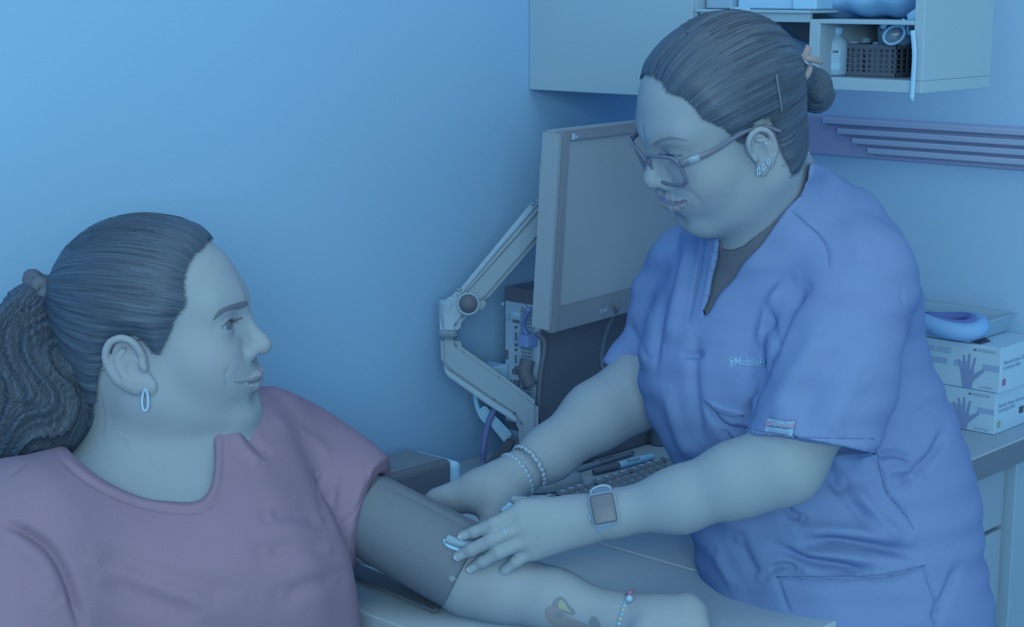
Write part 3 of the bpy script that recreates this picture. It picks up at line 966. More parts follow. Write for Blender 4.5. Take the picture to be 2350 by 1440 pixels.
bodyN = body('body', [(lo, hi, .0014 * HQ), (lo2, hi2, .0016 * HQ), (lo3, hi3, .0018 * HQ)], FN, M_skinB, nurse,
             [([(1552, 430), (1590, 446), (1610, 474)], 6, -.0010), ([(1126, 1196), (1132, 1210)], 3, -.0005), ([(1138, 1194), (1144, 1208)], 3, -.0005),
              ([(1120, 1228), (1128, 1250)], 3, -.0005), ([(1132, 1224), (1140, 1246)], 3, -.0005), ([(1140, 1256), (1150, 1278)], 3, -.0005), ([(1150, 1252), (1160, 1274)], 3, -.0005),
              ([(1178, 1278), (1190, 1298)], 3, -.0005), ([(1385, 1120), (1390, 1170)], 5, -.0004)], HN)
HA.eyes((.18, 1, .20), patient)
HN.eyes((0, 1, -.35), nurse)
# ------------------------------------------------------------------ clothing
def inflate(prims, off, cut=None, k=None):
    out = []
    for q in prims:
        def fn(p, f=q.fn):
            d = f(p) - off
            return d if cut is None else np.maximum(d, cut(p))
        out.append(Prim(q.op, q.k if k is None else k, fn, q.c, q.R + off))
    return out
def plane_cut(pt, n):
    pt = np.asarray(pt, float); n = np.asarray(n, float); n = n / np.linalg.norm(n)
    return lambda p: (p - pt) @ n
def poly_cut(poly, t0, t1, k=.003):
    """opening cut through the front of a garment"""
    poly = np.asarray(poly, float)
    poly = catmull(poly, 4, closed=True) if len(poly) < 6 else poly
    c = P(*(poly.mean(0)), (t0 + t1) / 2)
    R = max(np.linalg.norm(poly - poly.mean(0), axis=1)) * t1 / FPX + (t1 - t0) / 2 + .02
    lut = Lut2D(poly, 2.0, 60)
    def fn(p):
        pr = proj(p)
        return np.maximum(np.maximum(lut(pr[:, :2]) * pr[:, 2] / FPX, t0 - pr[:, 2]), pr[:, 2] - t1)
    return Prim('s', k, fn, c, R)
def garment(name, F, lo, hi, h, m, parent, crease, wob=0.0, keep=None):
    V, Q = F.nets(lo, hi, h)
    if keep is not None:
        Q = Q[keep(V)[Q].all(1)]
        used = np.unique(Q); mp_ = np.full(len(V), -1); mp_[used] = np.arange(len(used)); V = V[used]; Q = mp_[Q]
    N = vnormals(V, Q)
    if wob:
        D = sum(np.sin(V @ (RNG.normal(size=3) * f) + RNG.uniform(0, 6)) for f in (35, 50, 70, 95)) * wob
        V = V + N * D[:, None]
        N = vnormals(V, Q)
    V = folds(V, N, crease)
    return mesh(name, V, Q, m, parent, True)

# mauve tee of the patient
armdir = P(1090, 1325, 1.88) - P(720, 1090, 1.92)
hemA = plane_cut(P(832, 1168, 1.91), armdir + 0.06 * UP)
slv = chain([pc(700, 1106, 1.92, 126), pc(790, 1155, 1.915, 112), pc(900, 1222, 1.905, 108)], k=.05, kin=.02)
neckA = catmull([(118, 985), (160, 1045), (230, 1100), (320, 1140), (400, 1154), (450, 1154), (478, 1132), (490, 1090), (493, 1040), (490, 985)], 4)
neckA = np.vstack([neckA, [(470, 880), (300, 840), (118, 880)]])
FAS = Field(inflate(A_neck[:1], .008, None, 0) + [cone(P(500, 1030, 1.80), P(610, 985, 1.87), .046, .036, k=.03)] + inflate(A_neck[1:] + A_torso, .009) + inflate(slv, .004, hemA, .04) + inflate(A_armR, .012, None, .05)
            + [Prim('s', .004, f_cone(P(835, 1172, 1.91), P(980, 1260, 1.90), .046, .046)[0], P(900, 1215, 1.905), .09)]
            + [poly_cut(neckA, 1.45, 1.90), poly_cut([(60, 985), (490, 985), (500, 962), (560, 900), (700, 860), (700, 600), (60, 600)], 1.4, 2.3)])
lo, hi = bounds([P(-90, 900, 1.50), P(-60, 1520, 1.45), P(900, 900, 2.02), P(900, 1520, 1.98), P(830, 1520, 1.66), P(300, 1520, 1.60), P(300, 950, 1.60), P(0, 1100, 1.95)], .01)
foldsA = [
    ([(0, 1196), (60, 1222), (115, 1262), (155, 1330), (178, 1400), (192, 1450)], 12, -.008),
    ([(30, 1240), (100, 1300), (130, 1380)], 20, .003),
    ([(215, 1252), (300, 1300), (420, 1345), (560, 1372)], 30, -.0045),
    ([(230, 1330), (330, 1370), (470, 1420)], 28, -.004),
    ([(240, 1290), (340, 1335), (500, 1390)], 24, .004),
    ([(560, 975), (580, 1010), (610, 1040)], 10, -.004), ([(535, 990), (560, 1030), (600, 1070)], 12, .003),
    ([(620, 960), (700, 1000), (770, 1060)], 16, .003),
    ([(770, 1205), (745, 1150), (735, 1090)], 13, -.006), ([(790, 1225), (760, 1175), (765, 1110)], 12, .004),
    ([(740, 1195), (690, 1180), (620, 1180)], 20, -.004), ([(760, 1260), (690, 1250), (610, 1270)], 22, -.0035),
    ([(775, 1330), (720, 1340), (650, 1370)], 20, -.003),
    ([(842, 1068), (842, 1110), (815, 1175), (772, 1212)], 4, -.0012), ([(100, 1020), (60, 1060), (20, 1095)], 4, -.0015),
    ([(104, 1000), (148, 1062), (222, 1119), (318, 1160), (402, 1175), (462, 1173), (496, 1146), (511, 1098), (515, 1040), (514, 990)], 4, -.0015),
    ([(112, 993), (154, 1053), (226, 1110), (319, 1150), (401, 1164), (456, 1164), (487, 1139), (500, 1094), (504, 1040), (502, 985)], 7, .0012),
]
shirtA = garment('tee_shirt', FAS, lo, hi, .0026 * HQ, M_shirt, patient, [(a, b, c * 1.3) for a, b, c in foldsA], .0007)
shirtA['label'] = 'mauve cotton tee shirt'

# black tee under the scrub top
teeN = [(1990, 300), (1990, 440), (1850, 425), (1795, 483), (1750, 527), (1706, 564), (1684, 573), (1658, 573), (1655, 500), (1560, 300)]
FNT = Field(inflate(N_neck, .004) + inflate(N_torso[:6], .005) + [poly_cut(teeN, 1.6, 2.3)])
lo, hi = bounds([P(1570, 400, 1.80), P(1570, 760, 1.80), P(1570, 760, 2.0), P(1900, 400, 2.02), P(1880, 760, 1.86), P(1570, 480, 2.0)], .0)
tee = garment('tee_shirt', FNT, lo, hi, .0024 * HQ, M_tee, nurse, [([(1650, 592), (1690, 592), (1745, 560)], 3, -.001)], keep=lambda v: (proj(v)[:, 0] > 1600) & (proj(v)[:, 1] < 760))
tee['label'] = 'black crew-neck tee under the scrub top'

# blue scrub top
hemL = plane_cut(P(1860, 1026, 1.82), (P(1862, 1100, 1.815) - P(1905, 850, 1.83)) + 0.003 * RT)
hemR = plane_cut(P(1452, 844, 2.09), P(1410, 930, 2.09) - P(1452, 848, 2.09))
slvL = chain([pc(1962, 650, 1.875, 134), pc(1908, 850, 1.825, 148), pc(1848, 1080, 1.805, 152)], k=.05, kin=.02)
slvR = chain([pc(1605, 645, 2.10, 100), pc(1545, 720, 2.10, 76), pc(1455, 850, 2.09, 53), pc(1428, 890, 2.09, 50)], k=.05, kin=.02)
vneck = [(1856, 400), (1842, 436), (1790, 505), (1715, 598), (1660, 668), (1614, 730), (1628, 660), (1640, 600), (1650, 552), (1655, 500), (1700, 300), (1870, 300)]
FNS = Field(inflate(N_neck[:1], .010, None, 0) + inflate(N_neck[1:] + N_torso, .011) + inflate(slvR, .0, hemR, .04) + inflate(slvL, 0, hemL, .022)
            + [Prim('s', .002, f_ell(P(1858, 1035, 1.808), (.060, .022, .060), CAMR)[0], P(1858, 1035, 1.808), .065),
               Prim('s', .002, f_ell(P(1450, 852, 2.09), (.022, .012, .022), CAMR)[0], P(1450, 852, 2.09), .03)]
            + [poly_cut(vneck, 1.6, 1.985), poly_cut([(1500, 495), (1655, 500), (1750, 430), (1840, 370), (1856, 370), (1905, 390), (1968, 430), (2070, 380), (1980, 300), (1500, 200)], 1.5, 2.02)])
lo, hi = bounds([P(1390, 360, 2.0), P(1390, 900, 2.2), P(2300, 360, 2.12), P(2320, 1520, 2.20), P(1560, 1520, 2.0), P(1900, 1520, 1.78), P(2150, 900, 1.72), P(1700, 900, 1.74), P(1560, 500, 2.22)], .01)
foldsN = [
    ([(1767, 705), (1772, 757), (1758, 813), (1752, 860), (1728, 912), (1706, 985)], 9, -.010),
    ([(1850, 660), (1810, 712), (1780, 785), (1768, 830)], 11, -.007),
    ([(1820, 640), (1775, 690), (1740, 800)], 16, .005),
    ([(1890, 760), (1830, 850), (1770, 960)], 26, .004), ([(1960, 780), (1880, 880), (1830, 990)], 26, -.004),
    ([(1980, 860), (1930, 930), (1900, 1010)], 24, .003),
    ([(1819, 485), (1876, 535), (1899, 572), (1904, 615)], 4, -.002),
    ([(2069, 655), (2072, 695), (2098, 724), (2112, 760)], 4, -.0008),
    ([(1618, 530), (1606, 600), (1590, 690), (1583, 738)], 4, -.0022),
    ([(1650, 545), (1632, 640), (1612, 728)], 8, .002),
    ([(1560, 520), (1545, 620), (1515, 720), (1500, 860)], 10, -.005), ([(1585, 540), (1560, 660), (1530, 800)], 14, .004),
    ([(1600, 760), (1590, 850), (1600, 960), (1612, 1020)], 14, -.004), ([(1530, 900), (1560, 1000), (1590, 1060)], 14, .004),
    ([(1572, 815), (1590, 812), (1606, 812)], 7, -.005), ([(1490, 800), (1480, 815), (1440, 740)], 10, -.003),
    ([(1618, 919), (1640, 935), (1663, 945), (1708, 955)], 5, .003), ([(1622, 930), (1650, 972), (1700, 1000)], 8, -.006),
    ([(1650, 985), (1680, 1020), (1700, 1050)], 8, -.005), ([(1690, 985), (1708, 995), (1712, 1000)], 8, -.004),
    ([(2007, 1036), (2024, 1094), (2041, 1138), (2080, 1185), (2096, 1215)], 4, -.003),
    ([(2010, 1047), (2057, 1041), (2101, 1056)], 9, -.006), ([(2060, 1108), (2110, 1075), (2150, 1030), (2168, 985)], 11, -.006),
    ([(2030, 1090), (2060, 1078), (2110, 1090)], 10, .004),
    ([(1855, 1243), (1930, 1245), (2020, 1258), (2100, 1272)], 12, -.010), ([(1830, 1215), (1930, 1220), (2040, 1235)], 16, .005),
    ([(1780, 1256), (1820, 1275), (1862, 1290), (1930, 1302), (1990, 1318)], 11, -.009), ([(1830, 1268), (1920, 1275), (2020, 1290)], 12, .006),
    ([(1760, 1310), (1800, 1300), (1830, 1312)], 9, -.006), ([(1950, 1110), (2000, 1170), (2050, 1220), (2085, 1228)], 16, .005),
    ([(1900, 1090), (1950, 1150), (2000, 1210)], 16, -.004), ([(1790, 1160), (1815, 1180), (1840, 1192)], 9, -.006),
    ([(1880, 1040), (1905, 1090), (1930, 1110)], 18, -.006), ([(1690, 1240), (1720, 1300), (1740, 1330)], 16, -.005), ([(1640, 1260), (1665, 1310), (1690, 1350)], 14, .004),
    ([(1782, 1326), (1852, 1327), (1997, 1324), (2060, 1315), (2121, 1300)], 4, .004), ([(1784, 1332), (1852, 1334), (1997, 1331), (2060, 1322), (2121, 1307)], 4, -.003),
    ([(1792, 1346), (1860, 1346), (1990, 1342), (2115, 1320)], 3, -.0015), ([(1784, 1328), (1800, 1380), (1815, 1410)], 4, -.003),
    ([(2121, 1300), (2150, 1380), (2160, 1440)], 5, -.003), ([(2200, 1300), (2170, 1370), (2142, 1420)], 10, -.005), ([(2145, 1412), (2150, 1430), (2150, 1450)], 5, -.006),
    ([(1720, 982), (1800, 1000), (1880, 1003), (2005, 1004)], 2.5, -.0012),
    ([(1930, 460), (1960, 520), (1990, 600)], 24, .003), ([(1900, 440), (1930, 490), (1990, 560)], 18, -.002),
]
scrub = garment('scrub_top', FNS, lo, hi, .0026 * HQ, M_scrub, nurse, [(a, b, c * 1.35) for a, b, c in foldsN], .0008)
scrub['label'] = 'blue V-neck scrub top'
# ------------------------------------------------------------------ hair
def strand_coords(q, T, Fc=np.array([0, .10, .02])):
    ax = T - Fc; L = np.linalg.norm(ax); ax = ax / L
    u = np.cross(ax, [1, 0, 0]); u /= np.linalg.norm(u); v = np.cross(ax, u)
    r = q - Fc
    t = (r @ ax) / L
    return np.arctan2(r @ v, r @ u), t
def hair_cap(name, head, region, T, thick, parent, part=None, neck=(), h=.0016):
    region = np.asarray(region, float)
    lut = Lut2D(region, .0006, .01)
    def fn(p):
        q = head.to_local(p)
        d = head.base(q)
        for nk in neck: d = smin(d, nk.fn(p) / head.sc, nk.k)
        mk = -lut(q[:, 1:3])
        mk = np.minimum(mk, .02 + 0 * mk)
        sA, tA = strand_coords(q, T)
        ridge = .0004 * np.sin(sA * 37 + 3 * np.sin(tA * 4)) + .0003 * np.sin(sA * 83 + 5 * tA)
        jag = .0015 * np.sin(sA * 31 + 2 * np.sin(sA * 13))
        th = np.clip((mk + jag + .003) / .026, -.35, 1)
        th = np.where(th > 0, np.sin(th * 1.5708), th) * thick
        th = th + ridge * np.clip(th / .003, 0, 1)
        if part is not None:
            px_, z0 = part
            sel = (q[:, 1] > .012) & (q[:, 2] > .06)
            th = th - np.where(sel, thick * .55 * np.exp(-((q[:, 0] - px_ - (q[:, 1] - .06) * .05) / .0022) ** 2), 0)
        return (d - th) * head.sc
    c = head.to_world(np.array([0, -.01, .04]))
    F = Field([Prim('u', 0, fn, c, .14)])
    lo, hi = bounds([head.to_world(np.array([a, b, z])) for a in (-.09, .09) for b in (-.115, .09) for z in (-.075, .14)], .004)
    V, Q = F.nets(lo, hi, h * HQ, margin=.03)
    # keep only what is outside the skin
    d = head.base(head.to_local(V))
    for nk in neck: d = smin(d, nk.fn(V.astype(np.float32)) / head.sc, nk.k)
    keep = d > -.0018
    kq = keep[Q].all(1)
    Q = Q[kq]
    used = np.unique(Q); mp_ = np.full(len(V), -1); mp_[used] = np.arange(len(used))
    V = V[used]; Q = mp_[Q]
    ql = head.to_local(V)
    s_, t_ = strand_coords(ql, T)
    edge = 1 - np.clip((-spoly(ql[:, 1:3], region) + .001) / .011, 0, 1)
    if part is not None:
        edge = np.maximum(edge, 1.1 * np.exp(-((ql[:, 0] - part[0] - (ql[:, 1] - .06) * .05) / .0020) ** 2) * np.clip((ql[:, 1] - .015) / .03, 0, 1) * (ql[:, 2] > .06))
    o = mesh(name, V, Q, M_hair, parent, True, {'strand_s': s_, 'strand_t': t_, 'edge': edge})
    return o
def lay_strands(name, head, o, T, n, parent, seed, tmin=.15, lift=.0009, rad=.00028):
    rg = np.random.default_rng(seed)
    b = bvh_of(o)
    Fc = np.array([0, .10, .02])
    ax = T - Fc; L = np.linalg.norm(ax); ax = ax / L
    u = np.cross(ax, [1, 0, 0]); u /= np.linalg.norm(u); v = np.cross(ax, u)
    paths, rads = [], []
    for i in range(n):
        ph = rg.uniform(-math.pi, math.pi); t0 = rg.uniform(tmin, .6); t1 = min(.97, t0 + rg.uniform(.15, .45))
        pts = []
        wob = rg.normal(0, .02)
        for t in np.linspace(t0, t1, 9):
            a = ph + wob * math.sin(t * 9)
            dirv = u * math.cos(a) + v * math.sin(a)
            org = Fc + ax * L * t
            w0 = head.to_world(org + dirv * .18); w1 = head.to_world(org)
            hit = b.ray_cast(Vector(w0), Vector(w1 - w0).normalized(), .17)
            if hit[0] is None: break
            pts.append(np.array(hit[0]) + np.array(hit[1]) * (lift if hit[1].dot(Vector(w0 - w1)) > 0 else -lift))
        if len(pts) >= 6:
            paths.append(np.array(pts)); rads.append(rad * np.linspace(1, .6, len(pts)))
    r = tubes(name, paths, rads, M_strand, parent, 3)
    r['kind'] = 'stuff'
    return r

T_A = HA.to_local(P(128, 668, 1.765)[None])[0]
regA = [(.075, .115), (.069, .0985), (.062, .094), (.0572, .084), (.054, .0677), (.0555, .050), (.043, .036), (.034, .018), (.0215, -.001), (.012, .003), (.004, .016),
        (-.002, .022), (-.020, .021), (-.032, .007), (-.040, -.012), (-.0450, -.024), (-.0520, -.046), (-.066, -.062), (-.2, -.075), (-.2, .2), (.075, .2)]
hairA = hair_cap('hair', HA, regA, T_A, .0092, patient, neck=A_neck[:1])
hairA['label'] = 'dark hair combed back tightly'
lay_strands('loose_strands', HA, hairA, T_A, 260, patient, 3, tmin=.34)

T_N = HN.to_local(P(1838, 175, 1.90)[None])[0]
regN = [(.075, .12), (.0675, .0985), (.0695, .088), (.060, .0805), (.056, .068), (.054, .054), (.036, .034), (.027, .012), (.019, .003), (.009, .014), (-.002, .022), (-.018, .020),
        (-.020, .000), (-.018, -.030), (-.022, -.056), (-.034, -.066), (-.2, -.075), (-.2, .2), (.075, .2)]
hairN = hair_cap('hair', HN, regN, T_N, .0062, nurse, part=(-.006, .07), neck=N_neck)
hairN['label'] = 'dark hair parted and pulled back into a bun'
lay_strands('loose_strands', HN, hairN, T_N, 260, nurse, 5, tmin=.34)

# ponytail of the patient
tail = [pc(120, 672, 1.765, 34), pc(92, 715, 1.76, 58), pc(72, 790, 1.755, 96), pc(85, 870, 1.75, 122), pc(95, 930, 1.745, 116), pc(50, 985, 1.74, 100), pc(-20, 1040, 1.735, 70), pc(-70, 1090, 1.73, 40)]
def tail_attr(V):
    pr = proj(V)
    axis = catmull(np.array([proj(p)[:2] for p, r in tail]), 6)
    d = np.linalg.norm(pr[:, None, :2] - axis[None], axis=2)
    i = d.argmin(1)
    tg = np.gradient(axis, axis=0); tg /= np.linalg.norm(tg, axis=1, keepdims=True)
    off = pr[:, :2] - axis[i]
    side = off[:, 0] * -tg[i, 1] + off[:, 1] * tg[i, 0]
    t = i / len(axis)
    s_ = side / 60.0 + .35 * np.sin(t * 16 + side / 70.) + (pr[:, 2] - 1.75) * 9
    return s_, t
F = Field(chain(tail, k=0, kin=.03))
lo, hi = bounds([P(-130, 630, 1.66), P(260, 630, 1.66), P(260, 1130, 1.84), P(-130, 1130, 1.84), P(-130, 1130, 1.66), P(260, 1130, 1.66)], .01)
V, Q = F.nets(lo, hi, .002 * HQ)
N = vnormals(V, Q)
s_, t_ = tail_attr(V)
D = .0024 * np.sin(s_ * 9 + 2 * t_) + .0012 * np.sin(s_ * 17 + 4 + 3 * t_) + .0006 * np.sin(s_ * 31 + 1) + .0014 * np.sin(t_ * 40 + s_ * 3) * np.clip(t_ * 1.6 - .5, 0, 1)
D *= np.clip(t_ * 6 + .15, 0, 1)
V = V + N * D[:, None]
s_, t_ = tail_attr(V)
pony = mesh('ponytail', V, Q, M_hair, patient, True, {'strand_s': s_ * .55, 'strand_t': t_ * 1.2})
pony['label'] = 'thick wavy dark ponytail'
bp_ = bvh_of(pony)
rg = np.random.default_rng(11); paths, rads = [], []
axis = catmull(np.array([proj(p)[:2] for p, r in tail]), 6); rr = np.interp(np.linspace(0, 1, len(axis)), np.linspace(0, 1, len(tail)), [r * FPX / 1.75 for p, r in tail])
for i in range(260):
    side = rg.uniform(-1.03, 1.03); k0 = rg.integers(2, len(axis) - 14); k1 = k0 + rg.integers(8, 16); pts = []
    tg = np.gradient(axis, axis=0); tg /= np.linalg.norm(tg, axis=1, keepdims=True)
    ph = rg.uniform(0, 6)
    for k in range(k0, min(k1, len(axis))):
        w = side + .12 * math.sin(k * .5 + ph)
        q = axis[k] + np.array([-tg[k, 1], tg[k, 0]]) * w * rr[k]
        c = cast(bp_, q[0], q[1], .0012)
        if c is None:
            c = P(q[0], q[1], 1.75)
        pts.append(c)
    if len(pts) > 5: paths.append(catmull(np.array(pts), 2)); rads.append(np.full(len(paths[-1]), .0003))
tubes('loose_strands', paths, rads, M_strand, patient, 3)['kind'] = 'stuff'

# bun of the nurse: a coiled rope of hair
cb = P(1870, 205, 1.925)
coil = []
for i, a in enumerate(np.linspace(0.3, 2 * math.pi * 2.15, 34)):
    f = i / 33
    r1, r2 = 25 * (1 - .55 * f) , 36 * (1 - .55 * f)
    coil.append((P(1872 + r1 * math.cos(a), 206 + r2 * math.sin(a), 1.935 - .030 * f), (21 - 4 * f) * 1.92 / FPX))
F = Field([ell(cb, (.017, .024, .020), CAMR, k=0)] + chain(coil, k=.004, kin=.003) + [cone(P(1830, 175, 1.90), P(1858, 200, 1.93), .020, .018, k=.01)])
lo, hi = bounds([P(1790, 120, 1.84), P(1930, 120, 2.0), P(1790, 285, 1.84), P(1930, 285, 2.0)], .006)
V, Q = F.nets(lo, hi, .0015 * HQ)
pr = proj(V)
ang = np.arctan2(pr[:, 1] - 206, pr[:, 0] - 1872); rad_ = np.hypot((pr[:, 0] - 1872) / .8, pr[:, 1] - 206)
N = vnormals(V, Q)
V = V + N * (.0006 * np.sin(rad_ * .9 + ang * 3) + .0004 * np.sin(rad_ * 1.7 - ang * 2))[:, None]
bun = mesh('hair_bun', V, Q, M_hair, nurse, True, {'strand_s': rad_ / 28 + .2 * ang, 'strand_t': ang * .6})

# eyebrows, lips, teeth, lashes, nails
bA = bvh_of(bodyA); bN = bvh_of(bodyN)
M_brow2 = mat('eyebrow_hair_soft', (90, 118, 144), 0.7, 0.1)
decal('eyebrow', bA, [(488, 736), (500, 715), (522, 703), (550, 694), (565, 692), (566, 703), (545, 710), (520, 714), (500, 728)], M_brow, patient, 4)
decal('eyebrow', bN, [(1498, 331), (1514, 320), (1540, 314), (1576, 321), (1576, 323), (1545, 320), (1520, 325), (1502, 335)], M_brow2, nurse, 4)
decal('eyelash', bA, [(500, 761), (514, 746), (534, 735), (552, 728), (555, 731), (537, 739), (517, 751), (503, 764)], M_brow, patient, 3, .0010)
decal('eyelash', bN, [(1512, 351), (1535, 355), (1562, 352), (1564, 354), (1535, 359), (1512, 355)], M_brow, nurse, 3, .0008)
M_lipline = mat('lip_line', (90, 118, 144), 0.6, 0.1)
decal('mouth_line', bA, [(536, 876), (552, 876), (570, 872), (590, 864), (590, 867), (570, 876), (552, 880)], M_lipline, patient, 3, .0006)
M_teeth = mat('teeth', (108, 160, 200), 0.3, 0.5)
tp_ = np.array(HN.pm[:4]); tp_ = np.vstack([tp_[:0:-1] * np.array([-1, 1, 1]), tp_]) + np.array([0, -.0052, .0006])
tube('teeth', HN.to_world(catmull(tp_, 4)), .0030, M_teeth, nurse, 8)
M_nail = mat('nail', (120, 158, 188), 0.25, 0.5)
M_nailtip = mat('nail_tip', (130, 172, 218), 0.25, 0.5)
nails = [((1052, 1236), (1090, 1224), 7), ((1043, 1284), (1080, 1267), 7.5), ((1073, 1312), (1106, 1293), 7), ((1130, 1333), (1157, 1314), 6)]
for (a_, b_, w_) in nails:
    a_ = np.array(a_, float); b_ = np.array(b_, float); d_ = (b_ - a_) / np.linalg.norm(b_ - a_); n_ = np.array([-d_[1], d_[0]])
    L_ = np.linalg.norm(b_ - a_) * .62
    pl = [a_ + n_ * w_ * .75, a_ - n_ * w_ * .75, a_ + d_ * L_ * .5 - n_ * w_, a_ + d_ * L_ - n_ * w_ * .6, a_ + d_ * L_ + n_ * w_ * .6, a_ + d_ * L_ * .5 + n_ * w_]
    nl = decal('fingernail', bN, pl, M_nail, nurse, 3, .0007)
    tp = [a_ + n_ * w_ * .75, a_ - n_ * w_ * .75, a_ + d_ * 6 - n_ * w_ * .85, a_ + d_ * 6 + n_ * w_ * .85]
    decal('nail_tip', bN, tp, M_nailtip, nl, 3, .0011, 0)
# ------------------------------------------------------------------ trousers and shoes, mostly below the frame
M_navy = mat('scrub_trouser_cotton', (84, 124, 182), 0.85, 0.05, 0.03, 300.0)
M_denim = mat('dark_trouser_cotton', (74, 98, 124), 0.85, 0.05, 0.05, 300.0)
M_shoe = mat('shoe_leather', (70, 92, 116), 0.5, 0.15)
def flat(v):
    v = np.array([v[0], v[1], 0.0]); return v / np.linalg.norm(v)
def legs(prims, name, m, parent, h=.007):
    F = Field(prims)
    lo = np.min([q.c - q.R for q in prims], 0) - .01; hi = np.max([q.c + q.R for q in prims], 0) + .01
    lo[2] = max(lo[2], .02)
    V, Q = F.nets(lo, hi, h)
    return mesh(name, V, Q, m, parent, True)
def shoe(at, fwd, parent):
    a = np.array([at[0], at[1], 0.0])
    F = Field([ell(a + fwd * .05 + np.array([0, 0, .035]), (.13, .045, .04), frame_from((0, 0, 1), fwd), k=0), ell(a + np.array([0, 0, .06]), (.06, .04, .06), frame_from((0, 0, 1), fwd), k=.03),
               Prim('s', .004, lambda p: p[:, 2] - .001, a, .3)])
    V, Q = F.nets(a - np.array([.22, .22, .02]), a + np.array([.22, .22, .14]), .006)
    mesh('shoe', V, Q, M_shoe, parent, True)
hipN = P(1965, 1500, 2.05); sdN = flat(FW); fwN = flat(-RT)
pr_ = [ell(hipN - np.array([0, 0, .04]), (.135, .15, .13), frame_from((0, 0, 1), fwN), k=0)]
for s_ in (-1, 1):
    f0 = hipN + sdN * s_ * .08
    ft = np.array([f0[0], f0[1], .08]) + flat(RT) * .04
    pr_ += chain([(f0 - np.array([0, 0, .05]), .092), ((f0 * .5 + ft * .5), .075), (ft, .060)], k=.05, kin=.02)
    shoe(ft, fwN, nurse)
legs(pr_, 'scrub_trousers', M_navy, nurse)
hipA = P(440, 1570, 1.82); hipA[2] = .60; fwA = flat(RT - flat(FW) * .9); sdA = np.array([-fwA[1], fwA[0], 0])
pr_ = [ell(hipA, (.15, .17, .14), frame_from((0, 0, 1), fwA), k=0), ell(hipA + np.array([0, 0, .08]), (.13, .16, .12), frame_from((0, 0, 1), fwA), k=.05)]
for s_ in (-1, 1):
    f0 = hipA + sdA * s_ * .09 - np.array([0, 0, .03]); kn = f0 + fwA * .40 - np.array([0, 0, .05]); ft = np.array([kn[0], kn[1], .08]) + fwA * .03
    pr_ += chain([(f0, .095), (kn, .070), (ft, .052)], k=.05, kin=.02)
    shoe(ft, fwA, patient)
legs(pr_, 'trousers', M_denim, patient)
# ------------------------------------------------------------------ computer corner
def quad_box(name, c4, depth_vec, m, parent=None, bev=0.0, smooth=False):
    return prism(name, c4, depth_vec, m, parent, bev, smooth)
# monitor
mBL = P(1262, 765, 2.20); zb_ = mBL[2]
mTL = PY(1289, 301, mBL[1])
bdir = PZ(1470, 708, zb_) - mBL; bdir /= np.linalg.norm(bdir)
MW = 0.46
mBR = mBL + bdir * MW; mTR = mTL + bdir * MW
upd = (mTL - mBL) / np.linalg.norm(mTL - mBL); MHt = np.linalg.norm(mTL - mBL)
nrm = np.cross(bdir, upd); nrm = nrm if nrm @ FW < 0 else -nrm
M_screen = mat('screen_glass_off', (116, 150, 174), 0.35, 0.15, 0.02, 20.0)
M_bezel = mat('monitor_bezel', (98, 126, 150), 0.4, 0.17, 0.03, 300.0)
M_bezelside = mat('monitor_side', (108, 144, 172), 0.45, 0.17)
M_ink = mat('light_print', (125, 178, 218), 0.6, 0.10)
mon = empty('computer_monitor', (mBL + mBR) / 2 - nrm * .02, 'black widescreen computer monitor, switched off, on a jointed arm', 'monitor')
def mp3(u, v, w):
    return mBL + bdir * u + upd * v + nrm * w
def mslab(name, u0, u1, v0, v1, w0, w1, m, parent, bev=.0015):
    return prism(name, [mp3(u0, v0, w0), mp3(u1, v0, w0), mp3(u1, v1, w0), mp3(u0, v1, w0)], nrm * (w1 - w0), m, parent, bev)
mslab('back_shell', .002, MW - .002, .002, MHt - .002, -.030, -.008, M_bezelside, mon, .003)
mslab('back_bulge', .08, MW - .08, .05, MHt - .04, -.055, -.030, M_black, mon, .004)
mslab('screen', .014, MW - .014, .034, MHt - .014, -.006, .0005, M_screen, mon, 0)
fr = mslab('bezel', 0, .015, 0, MHt, -.010, .004, M_bezel, mon)
mslab('bezel', MW - .015, MW, 0, MHt, -.010, .004, M_bezel, mon)
mslab('bezel', .015, MW - .015, 0, .034, -.010, .004, M_bezel, mon)
mslab('bezel', .015, MW - .015, MHt - .014, MHt, -.010, .004, M_bezel, mon)
mslab('side_strip', -.006, .0, .004, MHt - .004, -.026, .002, M_bezelside, mon, .001)
text_plane('maker_name', 'acer', mp3(.105, .011, .0045), bdir, upd, .020, .0075, M_ink, mon, .02)
mslab('asset_sticker', .018, .024, MHt - .012, MHt - .004, .004, .0045, M_ink, mon, 0)
text_plane('bezel_print', '▲ •', mp3(.022, MHt - .010, .0045), bdir, upd, .014, .004, M_ink, mon)

# jointed monitor arm
M_arm = mat('arm_grey_paint', (106, 154, 190), 0.4, 0.17, 0.02, 30.0)
M_armd = mat('arm_grey_paint_dark', (99, 141, 173), 0.45, 0.15, 0.02, 30.0)
arm = empty('monitor_arm', PZ(1215, 1128, ZT), 'pale grey jointed monitor arm clamped to the worktop beside the computer', 'monitor arm')
def bar(name, pts, m, parent, flat=1.0, sides=14, n=5):
    c = catmull(np.array([p for p, r in pts]), n)
    rr = np.interp(np.linspace(0, 1, len(c)), np.linspace(0, 1, len(pts)), [r for p, r in pts])
    return tube(name, c, rr, m, parent, sides, flat=flat, upv=FW)
def px_plate(name, poly, t, th, m, parent, bev=.003):
    """flat plate of thickness th facing the room, outline measured at distance t"""
    return prism(name, [P(x, y, t) for x, y in poly], FW * th, m, parent, bev)
px_plate('upper_arm', [(1062, 668), (1240, 472), (1262, 530), (1236, 552), (1116, 690), (1094, 704), (1078, 726), (1050, 740), (1044, 700)], 2.315, .040, M_armd, arm, .006)
